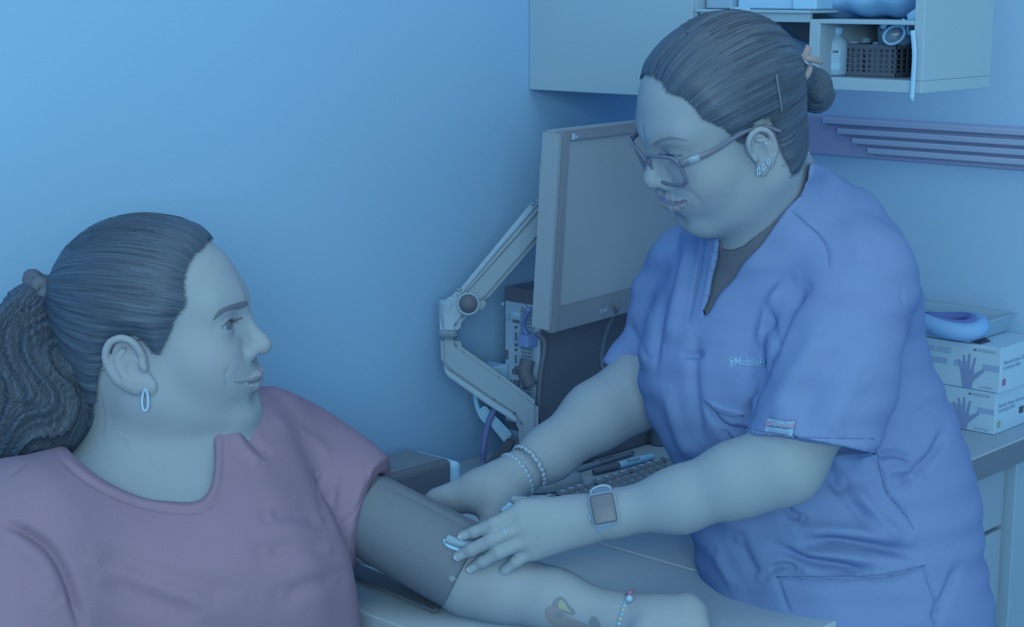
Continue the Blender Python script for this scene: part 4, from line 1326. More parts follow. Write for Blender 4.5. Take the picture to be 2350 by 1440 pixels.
px_plate('upper_arm_cover', [(1040, 682), (1062, 655), (1225, 458), (1240, 458), (1243, 474), (1070, 672), (1052, 692)], 2.310, .050, M_arm, arm, .006)
lathe('elbow_post', [(.0, -.002), (.0130, -.002), (.0142, .002), (.0142, .046), (.0130, .050), (.0, .050)], M_arm, np.eye(3), P(1029, 770, 2.335), arm, 24)
px_plate('elbow_cover', [(1008, 706), (1034, 676), (1060, 664), (1092, 690), (1088, 712), (1066, 732), (1052, 748), (1049, 768), (1010, 768)], 2.315, .036, M_arm, arm, .006)
hubF = frame_from(-FW, UP)
lathe('spring_hub', [(.0001, .0), (.0145, .0), (.0160, .003), (.0160, .006), (.0130, .007), (.0130, .0055), (.0001, .0055)], M_arm, hubF, P(1075, 698, 2.311), arm, 28)
lathe('hub_cap', [(.0001, .006), (.0120, .006), (.0122, .0072), (.0001, .0076)], M_black, hubF, P(1075, 698, 2.311), arm, 28)
px_plate('hub_hook', [(1098, 690), (1116, 690), (1114, 706), (1104, 714), (1094, 708)], 2.312, .02, M_armd, arm, .002)
px_plate('lower_arm', [(1010, 772), (1049, 772), (1052, 790), (1068, 802), (1150, 860), (1236, 926), (1236, 1060), (1192, 1060), (1190, 975), (1176, 955), (1130, 925), (1030, 856), (1012, 835)], 2.32, .042, M_armd, arm, .006)
px_plate('lower_arm_edge', [(1016, 838), (1030, 852), (1130, 920), (1180, 952), (1190, 972), (1180, 968), (1120, 930), (1024, 862)], 2.316, .012, M_arm, arm, .002)
tube('base_post', [P(1214, 1050, 2.34), PZ(1215, 1128, ZT)], .014, M_armd, arm, 20)
px_plate('joint_ring', [(1009, 768), (1050, 768), (1050, 773), (1009, 773)], 2.314, .038, M_grey, arm, .001)
for q in ((1053, 666), (1222, 469)):
    lathe('screw', [(.0001, .002), (.0035, .002), (.0035, .0), (.0001, .0)], M_armd, frame_from(UP * .8 - FW * .6, RT), P(*q, 2.307), arm, 12)
px_plate('monitor_plate', [(1238, 375), (1252, 372), (1248, 612), (1232, 612)], 2.30, .012, M_armd, arm, .002)

# desktop computer
PCX = PY(1152, 688, 1.717)[0]
pcF, pcB, pcR = 1.717, 1.974, -1.538
pcT = 1.0165
M_pc = mat('computer_case_black', (72, 95, 119), 0.5, 0.15, 0.05, 500.0, 0.1, 900)
M_plate = mat('computer_back_plate', (116, 168, 208), 0.5, 0.15, 0.02, 20.0)
M_hole = mat('computer_vent_hole', (77, 104, 130), 0.7, 0.05)
tower = empty('desktop_computer', ((PCX + pcR) / 2, 1.85, ZT), 'small black desktop computer standing upright, its back with ports turned outward', 'computer')
box('case', (PCX, pcF + .004, ZT + .001), (pcR, pcB, pcT), M_pc, tower, .003)
fw_ = pcR - PCX
box('back_plate', (PCX + fw_ * .08, pcF, ZT + .006), (pcR - .002, pcF + .006, pcT - .020), M_plate, tower, .001)
def pcp(px, py): return PY(px, py, pcF)
# honeycomb of square vent holes, cut as rims proud of the dark holes
v0, v1 = pcp(1197, 712), pcp(1232, 905)
vx0, vx1 = v0[0], pcR - .010; vz1, vz0 = v0[2] + .004, v1[2] - .006
box('vent_recess', (vx0, pcF - .0006, vz0), (vx1, pcF + .001, vz1), M_hole, tower)
bm = bmesh.new()
ncol, nrow = 6, 24
for i in range(ncol + 1):
    x = vx0 + (vx1 - vx0) * i / ncol; bm_box(bm, (x - .0009, pcF - .0022, vz0), (x + .0009, pcF - .0007, vz1))
for j in range(nrow + 1):
    z = vz0 + (vz1 - vz0) * j / nrow; bm_box(bm, (vx0, pcF - .0022, z - .0009), (vx1, pcF - .0007, z + .0009))
vg = from_bm('vent_grille', bm, M_plate, tower); vg['kind'] = 'stuff'
for i, (px_, py_) in enumerate(((1155, 698), (1206, 704), (1166, 730))):
    c = pcp(px_, py_); lathe('screw', [(.0001, .003), (.0030, .003), (.0034, .0), (.0001, .0)], M_silver, frame_from((0, -1, 0), (1, 0, 0)), c + np.array([0, -.0005, 0]), tower, 12)
def pcrect(name, x0, y0, x1, y1, m, d=.0015):
    a, b = pcp(x0, y0), pcp(x1, y1); return box(name, (min(a[0], b[0]), pcF - d, min(a[2], b[2])), (max(a[0], b[0]), pcF + .001, max(a[2], b[2])), m, tower, .0003)
for yy in (756, 808):
    pcrect('display_port', 1181, yy, 1194, yy + 32, M_silver, .003)
    pcrect('port_slot', 1185, yy + 6, 1190, yy + 26, M_hole, .0035)
    for q in (yy - 5, yy + 36):
        lathe('port_screw', [(.0001, .003), (.0018, .003), (.0018, .0), (.0001, .0)], M_hole, frame_from((0, -1, 0), (1, 0, 0)), pcp(1186, q), tower, 10)
pcrect('label', 1177, 733, 1193, 743, M_hole, .0008); pcrect('label', 1177, 716, 1193, 728, M_white, .0008)
pcrect('label', 1176, 846, 1193, 862, M_hole, .0008); pcrect('port', 1161, 803, 1167, 825, M_hole)
for xx in (1163, 1171, 1180, 1188): pcrect('port', xx, 872, xx + 5, 890, M_hole)
pcrect('port', 1168, 905, 1190, 925, M_hole); pcrect('port', 1160, 965, 1192, 990, M_hole)

# plugs and cables
cabg = 'cables behind the desk'
box('white_plug', pcp(1130, 862) + np.array([-.002, -.030, 0]), pcp(1168, 836) + np.array([0, -.002, 0]), M_white, None, .002)
setp(bpy.data.objects['white_plug'], 'white plug stuck into the back of the computer', 'plug')
M_bluep = mat('blue_plastic', (88, 135, 205), 0.45, 0.15); M_lilac = mat('lilac_cable', (92, 122, 184), 0.5, 0.15)
vga = empty('video_cable', pcp(1224, 785), 'bright blue video plug on the computer back below the monitor', 'cable')
box('plug', pcp(1215, 790) + np.array([0, -.024, 0]), pcp(1232, 765) + np.array([.004, -.001, 0]), M_bluep, vga, .002)
tube('cord', catmull([pcp(1224, 770) + np.array([0, -.012, 0]), pcp(1222, 740) + np.array([0, -.02, 0]), pcp(1236, 715) + np.array([.01, -.03, .01])], 5), .003, M_bluep, vga, 8)
pw = empty('power_cable', pcp(1225, 850), 'thick black power plug and cord hanging at the computer side', 'cable')
tube('plug', catmull([pcp(1222, 822) + np.array([.004, -.014, 0]), pcp(1222, 850) + np.array([.004, -.020, 0]), pcp(1228, 880) + np.array([.006, -.016, 0])], 5), .010, M_pc, pw, 12)
tube('cord', catmull([P(1232, 765, 2.34), P(1250, 790, 2.345), P(1240, 860, 2.36), P(1236, 930, 2.37), P(1245, 990, 2.38), P(1250, 1040, 2.40), PZ(1262, 1085, ZT + .006)], 6), .0038, mat('cord_dark', (80, 107, 133), .5, 0.15), pw, 8)
loop = tube('cable_loop', catmull([P(1420, 700, 2.30), P(1392, 760, 2.34), P(1380, 820, 2.36), P(1388, 850, 2.36), P(1410, 826, 2.36), P(1432, 818, 2.36), P(1450, 850, 2.37), P(1440, 900, 2.40)], 7), .0028, M_grey, None, 8)
setp(loop, 'thin dark cable looping below the monitor in front of the computer', 'cable')
bl = tube('network_cable', catmull([P(1148, 925, 2.36), P(1132, 945, 2.36), P(1117, 985, 2.37), P(1110, 1030, 2.38), P(1108, 1070, 2.39), PZ(1104, 1112, ZT + .005)], 6), .0042, M_lilac, None, 10)
setp(bl, 'lilac network cable curving down beside the monitor arm', 'cable')
wc = empty('white_adapter', P(1140, 970, 2.40), 'white adapter cable with flat plug hanging below the monitor arm', 'cable')
tube('cord', catmull([P(1090, 890, 2.395), P(1093, 925, 2.395), P(1104, 955, 2.395), P(1122, 975, 2.392)], 6), .0036, M_white, wc, 8)
px_plate('flat_plug', [(1098, 942), (1112, 930), (1172, 992), (1176, 1000), (1158, 1018)], 2.385, .014, M_white, wc, .002)
px_plate('connector', [(1160, 1016), (1175, 1000), (1192, 1012), (1192, 1030), (1178, 1036)], 2.380, .016, M_grey, wc, .002)
bc = empty('cable_bundle', P(1140, 1040, 2.37), 'bundle of thin black cables beside the wrist bracelets', 'cable')
for i in range(4):
    d = i * 5
    tube('cord', catmull([P(1168 + d * .6, 1010, 2.37), P(1150 + d, 1030 + d * .4, 2.37), P(1122 + d, 1062, 2.375), P(1096 + d, 1086 + d * .3, 2.38), PZ(1080 + d, 1112, ZT + .005)], 5), .0030, M_black2, bc, 7)

# black device with a white end, on the worktop near the patient
M_devtop = mat('device_top', (88, 118, 145), 0.45, 0.15, 0.04, 300.0)
zt_ = ZT + .062
a1, a2, a3 = PZ(945, 1026, zt_), PZ(1032, 1056, zt_), PZ(860, 1050, zt_)
dx0, dx1 = a1[0], a2[0]; dy1 = (a1[1] + a2[1]) / 2; dy0 = a3[1] - .06
dev = empty('label_printer', ((dx0 + dx1) / 2, (dy0 + dy1) / 2, ZT), 'low black box-shaped device with a white end beside the cuff', 'device')
box('body', (dx0, dy0, ZT + .010), (dx1, dy1, zt_), M_black, dev, .008, 3)
box('foot', (dx0 + .006, dy0, ZT + .0005), (dx1 - .006, dy1 - .004, ZT + .012), M_black2, dev, .002)
box('lid', (dx0 + .006, dy0 + .01, zt_ - .004), (dx1 - .012, dy1 - .008, zt_ + .0012), M_devtop, dev, .0012)
box('lid_panel', (dx0 + .018, dy0 + .02, zt_), (dx1 - .026, dy1 - .022, zt_ + .0020), M_devtop, dev, .0009)
box('white_end', (dx0 + .004, dy1 - .004, ZT + .006), (dx1 + .006, dy1 + .012, zt_ - .004), M_white, dev, .007, 3)

# keyboard
k0 = PZ(1300, 1130, ZT + .018); k1 = PZ(1469, 1068, ZT + .018)
kx = (k0[0] + k1[0]) / 2 - .010; ky0 = k0[1] - .035
kb = empty('keyboard', (kx + .08, ky0 + .2, ZT), 'black computer keyboard with white key lettering, partly under the forearms', 'keyboard')
pitch = .0172
box('base', (kx - .006, ky0 - .008, ZT + .0005), (kx + 6 * pitch + .010, ky0 + .385, ZT + .012), M_black, kb, .004, 3)
M_key = mat('keycap', (98, 128, 152), 0.5, 0.15, 0.04, 300.0)
kme = {}
def keymesh(w):
    w = round(w, 4)
    if w not in kme:
        bm = bmesh.new(); bm_box(bm, (-.0076, -w / 2, 0), (.0076, w / 2, .006), .0012, 1)
        for v in bm.verts:
            if v.co.z > .003: v.co.x *= .86; v.co.y *= 1 - .0022 / w
        me = bpy.data.meshes.new('key'); bm.to_mesh(me); bm.free(); me.materials.append(M_key); kme[w] = me
    return kme[w]
rows = [
    [1, -.6, 1, 1, 1, 1, -.4, 1, 1, 1, 1, -.4, 1, 1, 1, 1, -.3, 1, 1, 1],
    [1] * 13 + [2.0, -.3, 1, 1, 1, -.3, 1],
    [1.5] + [1] * 12 + [1.5, -.3, 1, 1, 1, -.3, 1],
    [1.75] + [1] * 11 + [2.25, -3.6, 1],
    [2.25] + [1] * 10 + [2.75, -1.3, 1, -1.3, 1],
    [1.25, 1.25, 1.25, 6.25, 1.25, 1.25, 1.25, 1.25, -.3, 1, 1, 1, -.3, 1],
]
pr_keys = []
for r, row in enumerate(rows):
    y = ky0
    for w in row:
        if w > 0:
            me = keymesh(w * pitch - .0018)
            o = bpy.data.objects.new('key', me); COL.objects.link(o); o.parent = kb
            o.matrix_parent_inverse = Matrix.Translation(-Vector(kb.location))
            o.location = (kx + .008 + r * pitch + (.004 if r else 0), y + w * pitch / 2, ZT + .0125)
            pr_keys.append((o, r))
            y += w * pitch
        else:
            y += -w * pitch
    if y > ky0 + .40: pass
lg = bmesh.new()
for o, r in pr_keys:
    l = o.location
    q = .0050 if r == 0 else .0022
    bm_box(lg, (l.x - .003, l.y - q, l.z + .0060), (l.x + (.0025 if r == 0 else .0002), l.y + q * .6, l.z + .0063))
lo_ = from_bm('key_lettering', lg, M_ink, kb); lo_['kind'] = 'stuff'

# mouse
mc = PZ(1262, 1120, ZT)
M_mouse = mat('mouse_grey', (108, 148, 176), 0.45, 0.15)
F = Field([ell(mc + np.array([0, 0, .006]), (.050, .030, .024), frame_from((0, 0, 1), (.35, 1, 0)), k=0),
           Prim('s', .002, lambda p: p[:, 2] - (ZT + .0008), mc, .2)])
V, Q = F.nets(mc - .06, mc + .06, .002)
mouse = empty('computer_mouse', mc, 'smooth grey computer mouse beside the keyboard', 'mouse')
mesh('shell', V, Q, M_mouse, mouse, True)
tube('wheel', [mc + np.array([-.010, -.030, .0245]), mc + np.array([-.006, -.031, .0245])], .004, M_black, mouse, 10)

# pens
def pen(p0, p1, r, parts, name, label, grp):
    a = PZ(*p0, ZT + r + .0005); b = PZ(*p1, ZT + r + .0005)
    e = empty(name, (a + b) / 2 - np.array([0, 0, r]), label, 'pen', grp)
    for nm, s0, s1, r0, r1, m in parts:
        tube(nm, [a + (b - a) * s0, a + (b - a) * (s0 * .9 + s1 * .1), a + (b - a) * (s0 * .1 + s1 * .9), a + (b - a) * s1], [r0 * .92, r0, r1, r1 * .9], m, e, 14)
    return e, a, b
M_pen = mat('pen_grey', (84, 112, 137), 0.35, 0.28); M_pend = mat('pen_dark', (76, 100, 124), 0.35, 0.28); M_penl = mat('pen_cap_grey', (96, 130, 158), 0.3, 0.28)
pe, a, b = pen((1322, 1079), (1452, 1040), .0042, [('cap', 0, .42, .0046, .0044, M_penl), ('barrel', .40, 1, .0040, .0040, M_pen)], 'ballpoint_pen', 'grey capped ballpoint pen lying behind the marker', None)
tube('clip', [a + (b - a) * .30 + np.array([0, 0, .0052]), a + (b - a) * .62 + np.array([0, 0, .0056])], .0012, M_penl, pe, 8)
mk, a, b = pen((1363, 1084), (1499, 1047), .0055, [('cap', 0, .40, .0040, .0058, M_pend), ('barrel', .39, .9, .0056, .0056, M_white), ('tail', .88, 1, .0055, .0040, M_white)], 'marker_pen', 'marker pen with black cap and white barrel above the keyboard', None)
ex_ = (b - a) / np.linalg.norm(b - a); ey_ = np.array([0, 0, 1.]) * .75 + np.cross([0, 0, 1.], ex_) * .66; ey_ /= np.linalg.norm(ey_)
nz_ = np.cross(ex_, ey_); nz_ = nz_ / np.linalg.norm(nz_)
text_plane('print', 'Sharpie', a + (b - a) * .52 + nz_ * .0056 - ey_ * .0015, ex_, ey_, .026, .0040, M_pend, mk, .01, .0004)

# clear plastic cup between the computer and the nurse
M_clear = mat('clear_plastic', (94, 140, 172), 0.2, 0.35, 0.15, 120.0, alpha=.75)
cc = PZ(1520, 1018, ZT)
cup_o = lathe('plastic_cup', [(.0, .001), (.021, .001), (.022, .004), (.026, .085), (.027, .088), (.025, .088), (.021, .006), (.0, .005)], M_clear, np.eye(3), cc, None, 26)
setp(cup_o, 'clear plastic cup standing between the computer and the blue scrub top', 'cup')

# ------------------------------------------------------------------ blood pressure cuff
M_cuff = mat('cuff_nylon', (84, 113, 140), 0.7, 0.10, 0.10, 700.0, 0.35, 1500)
M_cuffd = mat('cuff_edge', (77, 103, 129), 0.75, 0.07, 0.08, 700.0, 0.3, 1500)
cA, cB = P(836, 1178, 1.905), P(1066, 1302, 1.885)
cax = cB - cA; cLen = np.linalg.norm(cax); cax /= cLen
def cuff_f(p):
    q = p - cA; h = np.clip((q @ cax) / cLen, 0, 1)
    ctr = cA + h[:, None] * cax * cLen
    v = p - ctr
    a = v @ CAMR
    r = .0475 + .0030 * h
    d = np.sqrt(((a * np.array([1, 1, .92])) ** 2).sum(1)) - r
    return smax(smax(d, -(q @ cax) - .001, .004), (q @ cax) - cLen - .004, .004)
F = Field([Prim('u', 0, cuff_f, (cA + cB) / 2, .12)])
lo, hi = bounds([cA, cB], .062)
V, Q = F.nets(lo, hi, .0018 * HQ)
N = vnormals(V, Q)
V = folds(V, N, [([(893, 1090), (1000, 1142), (1108, 1196)], 3, -.0010), ([(886, 1104), (990, 1156), (1098, 1212)], 5, .0010), ([(880, 1112), (986, 1166), (1092, 1222)], 3, -.0008),
                 ([(850, 1110), (842, 1130), (860, 1158)], 2.5, -.0007)])
cuff = empty('blood_pressure_cuff', (cA + cB) / 2 - np.array([0, 0, .05]), 'dark grey blood pressure cuff wrapped round the upper arm', 'cuff')
cf = mesh('sleeve', V, Q, M_cuff, cuff, True)
bc_ = bvh_of(cf)
# loose end lying on the table
def sheet(name, poly, z, th, m, parent):
    return prism(name, [PZ(x, y, z) for x, y in poly], (0, 0, th), m, parent, .0006)
sheet('loose_end', [(800, 1290), (880, 1325), (1018, 1384), (1006, 1404), (995, 1408), (900, 1368), (805, 1326)], ZT + .003, .004, M_cuffd, cuff)
lathe('snap_button', [(.0001, .0022), (.0026, .0020), (.0034, .0006), (.0042, .0004), (.0042, -.001), (.0001, -.001)], M_penl, frame_from(-FW * .9 + UP * .3, RT), cast(bc_, 1037, 1328, .0), cuff, 18)
pts = casts(bc_, ((1024, 1240), (1044, 1248), (1066, 1254), (1082, 1252)), .004)
M_tube = mat('tube_connector', (100, 148, 186), 0.4, 0.17)
tube('tube_connector', catmull(np.array(pts), 5), .0052, M_tube, cuff, 12)
tube('connector_rim', catmull(casts(bc_, ((1020, 1240), (1026, 1252), (1048, 1262), (1070, 1266)), .0012), 5), .0022, M_white, cuff, 8)
tube('stitched_edge', catmull(casts(bc_, ((880, 1098), (945, 1132), (1024, 1174), (1094, 1212)), .0002), 4), .0013, M_cuffd, cuff, 6)

# small white clip and lilac tag behind the thumb
wd = empty('white_clip', PZ(1180, 1190, ZT), 'small white plastic piece with a lilac face behind the thumb', 'clip')
px_plate('body', [(1146, 1178), (1158, 1160), (1200, 1140), (1212, 1150), (1190, 1172), (1160, 1188)], 1.945, .05, M_white, wd, .003)
px_plate('face', [(1162, 1184), (1186, 1172), (1180, 1182), (1166, 1188)], 1.940, .006, M_lilac, wd, .001)
# ------------------------------------------------------------------ open shelves of the wall cupboard
def sx(px): return PY(px, 110, YC)[0]
def sz(py, px=1980): return PY(px, py, YC)[2]
zbt = sz(181); zbb = sz(209); zmt = sz(46); zmb = sz(56); ztop = sz(30)
xdl, xdr = sx(1856), sx(1880); xrl, xrr = sx(2096), sx(2119)
DEP = YC + 0.165
box('shelf_bottom', (xm, YC, zbb), (xrr, DEP + .008, zbt), M_cab, cup, .001)
box('shelf_divider', (xdl, YC, zbt), (xdr, DEP, zmt), M_cab, cup, .001)
box('shelf_end', (xrl, YC, zbt), (xrr, DEP + .008, ZC1), M_cab, cup, .001)
box('shelf_board', (xdr, YC, zmb), (xrl, DEP, zmt), M_cab, cup, .001)
box('shelf_board', (xm, YC, sz(22, 1700) - .004), (xdl, DEP, sz(22, 1700)), M_cab, cup, .001)
box('inner_tray_front', (sx(1600), YC + .004, sz(50, 1740)), (xdl - .003, YC + .012, sz(24, 1740)), M_cab, cup, .001)
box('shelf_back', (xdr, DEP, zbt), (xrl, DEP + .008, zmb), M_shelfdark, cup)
box('shelf_back', (xm, DEP, zbt), (xdl, DEP + .008, ZC1), M_cab_in, cup)
box('shelf_back', (xdl, DEP, zmb + .0001), (xrl, DEP + .008, ZC1), M_cab_in, cup)
# handwritten note
nt_ = box('paper_note', (sx(1676), YC - .0012, sz(41, 1700)), (sx(1720), YC - .0002, sz(16, 1700)), M_white)
setp(nt_, 'small white paper note with handwriting on the shelf edge', 'note')
text_plane('handwriting', 'Conns', (sx(1680), YC - .0016, sz(28, 1700)), (1, 0, 0), (0, 0, 1), sx(1704) - sx(1680), .006, M_black2, nt_, -.008)

# bottle on the shelf
def shelf_pt(px, y): 
    p = PY(px, 150, y); return np.array([p[0], y, zbt])
yb_ = YC + .045
bx0, bx1 = PY(1888, 150, yb_)[0], PY(1940, 150, yb_)[0]
br = (bx1 - bx0) / 2; bc0 = np.array([(bx0 + bx1) / 2, yb_, zbt + .0005])
hb_ = PY(1914, 62, yb_)[2] - zbt
M_bottle = mat('bottle_plastic', (116, 174, 214), 0.4, 0.15, 0.02, 20.0)
M_label = mat('paper_label', (124, 186, 232), 0.7, 0.07)
M_print = mat('grey_print', (88, 124, 158), 0.7, 0.05)
bot = empty('plastic_bottle', bc0, 'white plastic bottle with screw cap and paper label on the shelf', 'bottle')
lathe('body', [(.0, 0), (br * .92, 0), (br, .003), (br, hb_ * .60), (br * .97, hb_ * .68), (br * .75, hb_ * .77), (br * .5, hb_ * .82), (br * .45, hb_ * .85), (.0, hb_ * .85)], M_bottle, np.eye(3), bc0, bot, 28)
lathe('cap', [(.0, hb_ * .84), (br * .62, hb_ * .84), (br * .63, hb_ * .98), (br * .58, hb_), (.0, hb_)], M_white, np.eye(3), bc0, bot, 28)
th_ = np.linspace(-1.15, .75, 14) + math.atan2(-1, .0) 
V = []; Fc = []
for i, a in enumerate(np.linspace(-2.05, -.55, 14)):
    for z in (hb_ * .12, hb_ * .56):
        V.append(bc0 + np.array([math.cos(a) * (br + .0005), math.sin(a) * (br + .0005), z]))
for i in range(13): Fc.append((2 * i, 2 * i + 2, 2 * i + 3, 2 * i + 1))
mesh('label', V, Fc, M_label, bot)
vdir = np.array([CAM[0] - bc0[0], CAM[1] - bc0[1], 0]); vdir /= np.linalg.norm(vdir); rdir = np.array([-vdir[1], vdir[0], 0])
o0 = bc0 + vdir * (br + .001)
text_plane('brand_print', '3M', o0 - rdir * br * .15 + np.array([0, 0, hb_ * .47]), rdir, (0, 0, 1), br * .42, .0034, M_black2, bot, .03)
for i in range(4):
    text_plane('print', 'Lorem line text'[0:0] or '-- ---- ---', o0 - rdir * br * .25 + np.array([0, 0, hb_ * (.41 - .045 * i)]), rdir, (0, 0, 1), br * .8, .003, M_print, bot)

# black woven basket
yk = YC + .05
kx0, kx1 = PY(1938, 150, yk)[0], PY(2062, 150, yk)[0]
kz1 = PY(2000, 102, yk)[2]
bask = empty('plastic_basket', ((kx0 + kx1) / 2, yk + .05, zbt), 'black plastic basket with square holes on the shelf', 'basket')
M_bask = mat('basket_black', (74, 97, 121), 0.5, 0.12)
H_ = kz1 - zbt
def wall(a, b, n, name):
    a = np.array(a); b = np.array(b); bm = bmesh.new()
    u = (b - a); L = np.linalg.norm(u); u /= L
    nv = np.array([-u[1], u[0], 0])
    def bb(s0, s1, z0, z1, th):
        p = [a + u * s + nv * w + np.array([0, 0, z]) for s in (s0, s1) for w in (-th, th) for z in (z0, z1)]
        bm_ = [bm.verts.new(Vector(q)) for q in p]
        for f in ((0, 1, 3, 2), (4, 6, 7, 5), (0, 4, 5, 1), (2, 3, 7, 6), (0, 2, 6, 4), (1, 5, 7, 3)): bm.faces.new([bm_[i] for i in f])
    for i in range(n + 1):
        s = L * i / n; bb(max(0, s - .0020), min(L, s + .0020), 0.001, H_, .0008)
    for z in (.0, .19, .35, .52, .69):
        bb(0, L, H_ * z + .001, H_ * z + (.006 if z == 0 else .0028), .0010)
    bb(0, L, H_ * .86, H_, .0018)
    o = from_bm(name, bm, M_bask, bask); return o
wall((kx0, yk, zbt), (kx1 - .004, yk, zbt), 9, 'front_wall'); wall((kx1 - .004, yk, zbt), (kx1 - .004, yk + .10, zbt), 7, 'side_wall')
wall((kx0, yk + .10, zbt), (kx1 - .004, yk + .10, zbt), 9, 'back_wall'); wall((kx0, yk, zbt), (kx0, yk + .10, zbt), 7, 'side_wall')
box('bottom', (kx0, yk, zbt + .0005), (kx1 - .004, yk + .10, zbt + .002), M_bask, bask)
# things inside the basket
def by(px, py, y): return PY(px, py, y)
for i, (x_, yy, w_) in enumerate(((1958, .03, .010), (1985, .06, .012), (2012, .04, .011), (2036, .05, .010))):
    p = by(x_, 150, yk + yy); 
    o = lathe('vial', [(.0, 0), (w_ * .9, 0), (w_, .002), (w_, H_ * .72), (w_ * .6, H_ * .8), (w_ * .6, H_ * .98 + .004 * (i % 2)), (.0, H_ * 1.0 + .004 * (i % 2))], M_white, np.eye(3), np.array([p[0], yk + yy, zbt + .0025]), None, 16)
    setp(o, ['small white vial at the left inside the black basket', 'white vial with tip showing above the basket rim', 'white vial under the coiled tubing in the basket', 'white vial at the right end inside the black basket'][i], 'vial', 'vials in the basket')
# clear mask with tubing draped over the basket
M_clr = mat('clear_vinyl', (100, 152, 192), 0.2, 0.35, alpha=.8)
ym = YC + .035
msk = empty('oxygen_mask', by(2060, 90, ym), 'clear oxygen mask with coiled white tubing resting on the basket', 'mask')
F = Field([ell(by(2060, 78, ym + .03), (.022, .018, .014), CAMR, k=0), cone(by(2030, 95, ym + .03), by(2022, 66, ym + .03), .008, .005, k=.008), cone(by(2085, 70, ym + .02), by(2092, 45, ym + .01), .008, .006, k=.008)])
c_ = by(2060, 78, ym + .03); V, Q = F.nets(c_ - .06, c_ + .06, .002 * HQ)
mesh('face_piece', V, Q, M_clr, msk, True)
th_ = np.linspace(0, 2 * math.pi, 28, endpoint=False)
tube('ring', np.array([by(2052 + 24 * math.cos(a), 80 + 20 * math.sin(a) - 6 * math.cos(a), ym + .004) for a in th_]), .0020, M_white, msk, 8, closed=True)
tube('ring', np.array([by(2092 + 9 * math.cos(a), 66 + 13 * math.sin(a), ym + .002) for a in th_]), .0012, M_white, msk, 8, closed=True)
lathe('funnel', [(.0, .0), (.008, .0), (.010, .012), (.013, .020), (.011, .020), (.0, .014)], M_white, frame_from(RT * .7 + UP * .3 - FW * .4, UP), by(2088, 46, ym - .01), msk, 20)
tube('strap', catmull([by(2094, 70, YC - .006), by(2098, 120, YC - .006), by(2096, 170, YC - .005), by(2092, 232, YC - .006)], 6), .0032, M_white, msk, 8, flat=.3, upv=(0, 1, 0))
for q in ((2025, 64), (2070, 60)):
    tube('stub', [by(*q, ym), by(q[0] + 8, q[1] - 14, ym)], .004, M_white, msk, 10)

# soft white bundle in the left compartment and bags above
M_bag = mat('white_bag', (100, 162, 214), 0.5, 0.12, 0.03, 60.0, 0.2, 80)
def blob(name, pts, label, cat, grp=None, m=None):
    F = Field([ell(p, r, CAMR, k=.012) for p, r in pts])
    lo, hi = bounds([p for p, r in pts], .055)
    V, Q = F.nets(lo, hi, .003 * HQ)
    N = vnormals(V, Q)
    V = V + N * (.0016 * np.sin(V @ np.array([130, 60, 90.])) + .0012 * np.sin(V @ np.array([-60, 150, 110.])))[:, None]
    return setp(mesh(name, V, Q, m or M_bag, None, True), label, cat, grp)
yb2 = YC + .10
def onb(px, py, y, z): 
    p = PY(px, py, y); p[2] = z; return p
blob('white_bundle', [(onb(1800, 110, yb2, zbt + .026), (.030, .024, .03)), (onb(1835, 110, yb2, zbt + .022), (.026, .020, .03)), (onb(1770, 100, yb2, zbt + .032), (.026, .030, .03))], 'crumpled white bundle on the shelf behind the hair clip', 'bundle')
zt1 = zmt
blob('plastic_bag', [(onb(1970, 20, YC + .10, zt1 + .016), (.045, .016, .05)), (onb(2050, 15, YC + .10, zt1 + .018), (.055, .018, .05)), (onb(2090, 10, YC + .09, zt1 + .026), (.030, .020, .04))], 'bulging clear plastic bag lying on the top right shelf', 'bag')
zt2 = sz(22, 1700)
b2 = box('paper_box', (sx(1660), YC + .03, zt2 + .0005), (sx(1790), YC + .16, zt2 + .05), M_label, None, .002)
setp(b2, 'white carton on the upper shelf above the nurse', 'carton')
b3 = box('paper_box', (sx(1795), YC + .02, zt2 + .0005), (sx(1850), YC + .16, zt2 + .06), M_white, None, .002)
setp(b3, 'narrow white carton on the upper shelf next to the divider', 'carton')
b4 = box('grey_case', (sx(1597), YC + .02, zt2 + .0005), (sx(1655), YC + .16, zt2 + .04), M_cab_in, None, .002)
setp(b4, 'grey case at the left end of the upper shelf', 'case')

